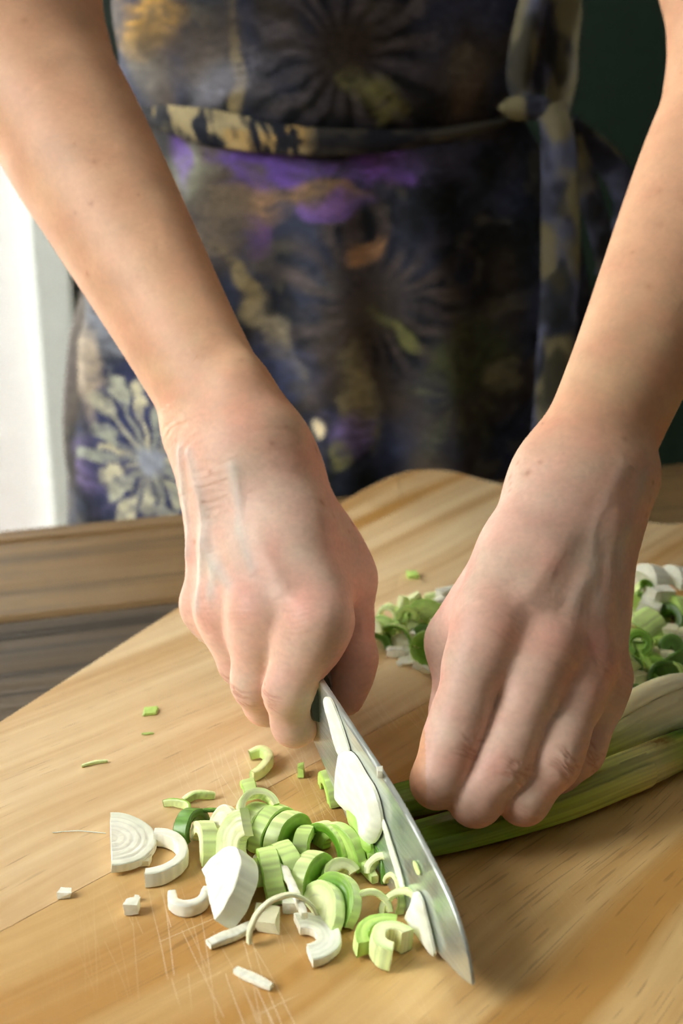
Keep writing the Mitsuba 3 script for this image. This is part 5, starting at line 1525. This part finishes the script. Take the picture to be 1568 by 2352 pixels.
RIGHT = [   # right of the left hand
    (S(0, 9.5, 0, 180, 5, 'cream', 131), 1452, 1336, 14, 'white half slice at the left top of the far right heap, by the wrist', dict(yaw=236, tilt=58, spin=90)),
    (S(0, 10.5, 0, 180, 9.5, 'white', 132), 1492, 1324, 13, 'largest white slice, on top of the far right heap', dict(yaw=206, tilt=70, spin=90)),
    (S(0, 9.5, 0, 180, 8, 'white', 133), 1550, 1324, 12, 'white slice at the top right corner of the far right heap', dict(yaw=206, tilt=70, spin=90)),
    (S(1.6, 4.2, -20, 210, 6, 'vivid', 134), 1478, 1350, 20, 'glossy green loop lying on the white slices', dict(yaw=300, tilt=40, spin=60)),
    (S(0, 6.5, 0, 180, 4, 'green', 135), 1440, 1357, 15, 'olive half slice beside the wrist', dict(yaw=250, tilt=55, spin=90)),
    (chunk_mesh(13, 8.5, 7, 'white', 136), 1513, 1366, 17, 'white slab with a square end under the glossy green loop', dict(yaw=24, tilt=10)),
    (chunk_mesh(10, 7, 6, 'white', 137), 1490, 1396, 13, 'white lump below the square-ended slab', dict(yaw=-20, tilt=12)),
    (chunk_mesh(4.5, 4.5, 9, 'white', 138), 1438, 1392, 12, 'white bar upright against the back of the hand', dict(yaw=190, tilt=10)),
    (S(8.6, 10.0, 10, 172, 14, 'green', 139), 1478, 1428, 11, 'broad ribbed green band bent over the heap', dict(yaw=38, tilt=78, spin=90)),
    (S(3, 5.5, 0, 200, 7, 'pale', 140), 1440, 1426, 12, 'pale green curl against the back of the hand', dict(yaw=230, tilt=60, spin=90)),
    (S(3.2, 6.8, -60, 260, 5, 'vivid', 141, layers=2), 1466, 1480, 9, 'ring with a dark green rim and olive heart, below the ribbed band', dict(yaw=252, tilt=50, spin=90)),
    (S(5, 9, 10, 170, 9, 'green', 142), 1553, 1390, 12, 'yellow-green block at the right photo edge', dict(yaw=210, tilt=72, spin=90)),
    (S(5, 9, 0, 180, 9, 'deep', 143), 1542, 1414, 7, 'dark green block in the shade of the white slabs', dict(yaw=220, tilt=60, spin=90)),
    (chunk_mesh(10.5, 7, 7, 'cream', 144), 1532, 1450, 10, 'cream square block in the middle of the far right heap', dict(yaw=-14)),
    (chunk_mesh(8, 5, 5, 'green', 145), 1514, 1475, 8, 'olive block below the cream square one', dict(yaw=4)),
    (S(0, 6, -60, 250, 5, 'deep', 146), 1542, 1486, 8, 'dark green disc right of the olive block', dict(yaw=250, tilt=54, spin=90)),
    (strip_mesh([(-10, 5, 0), (-4, 3.6, 1.5), (4, -1, 1.5), (10, -7, 0)], 4.6, 3.8, 'cream', 147), 1527, 1510, 8, 'long cream curved strip across the far right heap', {}),
    (S(0, 8, 0, 180, 4, 'vivid', 148), 1492, 1529, 5, 'flat green slice under the long cream strip', dict(yaw=245, tilt=36, spin=90)),
    (chunk_mesh(5, 4, 3, 'cream', 149), 1534, 1533, 9, 'cream chip below the long cream strip', {}),
    (S(6.0, 8.4, -10, 190, 8, 'deep', 150), 1528, 1546, 3, 'dark green curl above the white shank', dict(yaw=258, tilt=52, spin=90)),
    (S(6.5, 8.2, 20, 150, 9, 'green', 151), 1556, 1536, 7, 'ribbed green leaf piece at the right photo edge', dict(yaw=210, tilt=70, spin=90)),
    (S(2.6, 6, -40, 240, 5, 'deep', 152), 1446, 1534, 3, 'dark ring against the little finger knuckle', dict(yaw=248, tilt=56, spin=90)),
    (chunk_mesh(8, 7, 6.5, 'cream', 153), 1464, 1558, 3, 'cream cube above the torn pale leaf', dict(yaw=32)),
    (S(0, 10, 0, 180, 5, 'vivid', 154), 1520, 1585, 0, 'green half dome just above the white shank', dict(yaw=258, tilt=62, spin=90)),
    (S(5, 10, 0, 180, 8, 'deep', 155), 1455, 1606, 0, 'dark green slice beside the torn pale leaf', dict(yaw=250, tilt=24, spin=90)),
]
for part, x, y, lift, label, turn in LEFT:
    rest('leek_slice', part, x, y, lift, label, SL, 'chopped leek heaped by the right thumb', **turn)
for part, x, y, lift, label, turn in RIGHT:
    rest('leek_slice', part, x, y, lift, label, SL, 'chopped leek heaped beside the left hand', **turn)
r = np.random.default_rng(5)
UNDER = [(1452 + 36 * (i % 4) + r.uniform(-8, 8), 1410 + 62 * (i // 4) + r.uniform(-8, 8)) for i in range(12)]
for i, (x, y) in enumerate(UNDER):
    st = ('pale', 'green', 'deep', 'cream')[i % 4]
    rest('leek_slice', S(0, 11.5, 0, 180, 8, st, 160 + i), x, y, 0, 'leek slice in the bottom layer of the heap beside the left hand', SL, 'bottom layer of the heap beside the left hand', yaw=r.uniform(0, 360), tilt=r.uniform(10, 45), spin=r.uniform(0, 360))


def torn_leaf(x0, y0, outline, seed, style, label):
    """A ragged scrap of leaf: outline in pixels, crumpled, lying on the board."""
    q = np.array([on(*p)[:2] for p in outline])
    pg = Polygon(q).segmentize(0.0025)
    m = trimesh.creation.extrude_polygon(pg, 0.0006, engine='earcut').subdivide().subdivide()
    v = np.array(m.vertices)
    h = npfbm(np.stack([v[:, 0] * 120, v[:, 1] * 120, 0 * v[:, 0]], -1), 3, seed)
    v[:, 2] += BOARD_TOP + 0.0004 + 0.012 * np.clip(h - 0.3, 0, 1)
    c = ramp(LEEK[style][1], npnoise(v * 200, seed)) * (0.9 + 0.2 * npnoise(v * np.array([300, 900, 1]), seed))[:, None]
    key = numbered('leek_leaf_scrap')
    scene[key] = mikit.ply(trimesh.Trimesh(v, m.faces, process=False), 'leek_flesh', smooth=True, color=np.clip(c, 0.01, 0.92))
    tag(key, label, SH, 'torn leek leaves')


torn_leaf(0, 0, [(909, 1529), (920, 1522), (934, 1522), (945, 1516), (962, 1518), (985, 1530), (1012, 1538), (1030, 1560), (1020, 1588), (1004, 1566), (986, 1556), (984, 1573), (966, 1566), (946, 1562), (950, 1548), (944, 1534), (926, 1532), (914, 1534)], 3, 'white', 'ragged white-green leaf scrap between the thumb and the left hand')
torn_leaf(0, 0, [(1405, 1600), (1432, 1572), (1452, 1576), (1470, 1582), (1462, 1602), (1440, 1600), (1424, 1612)], 4, 'pale', 'torn pale leaf scrap between the little finger and the white shank')
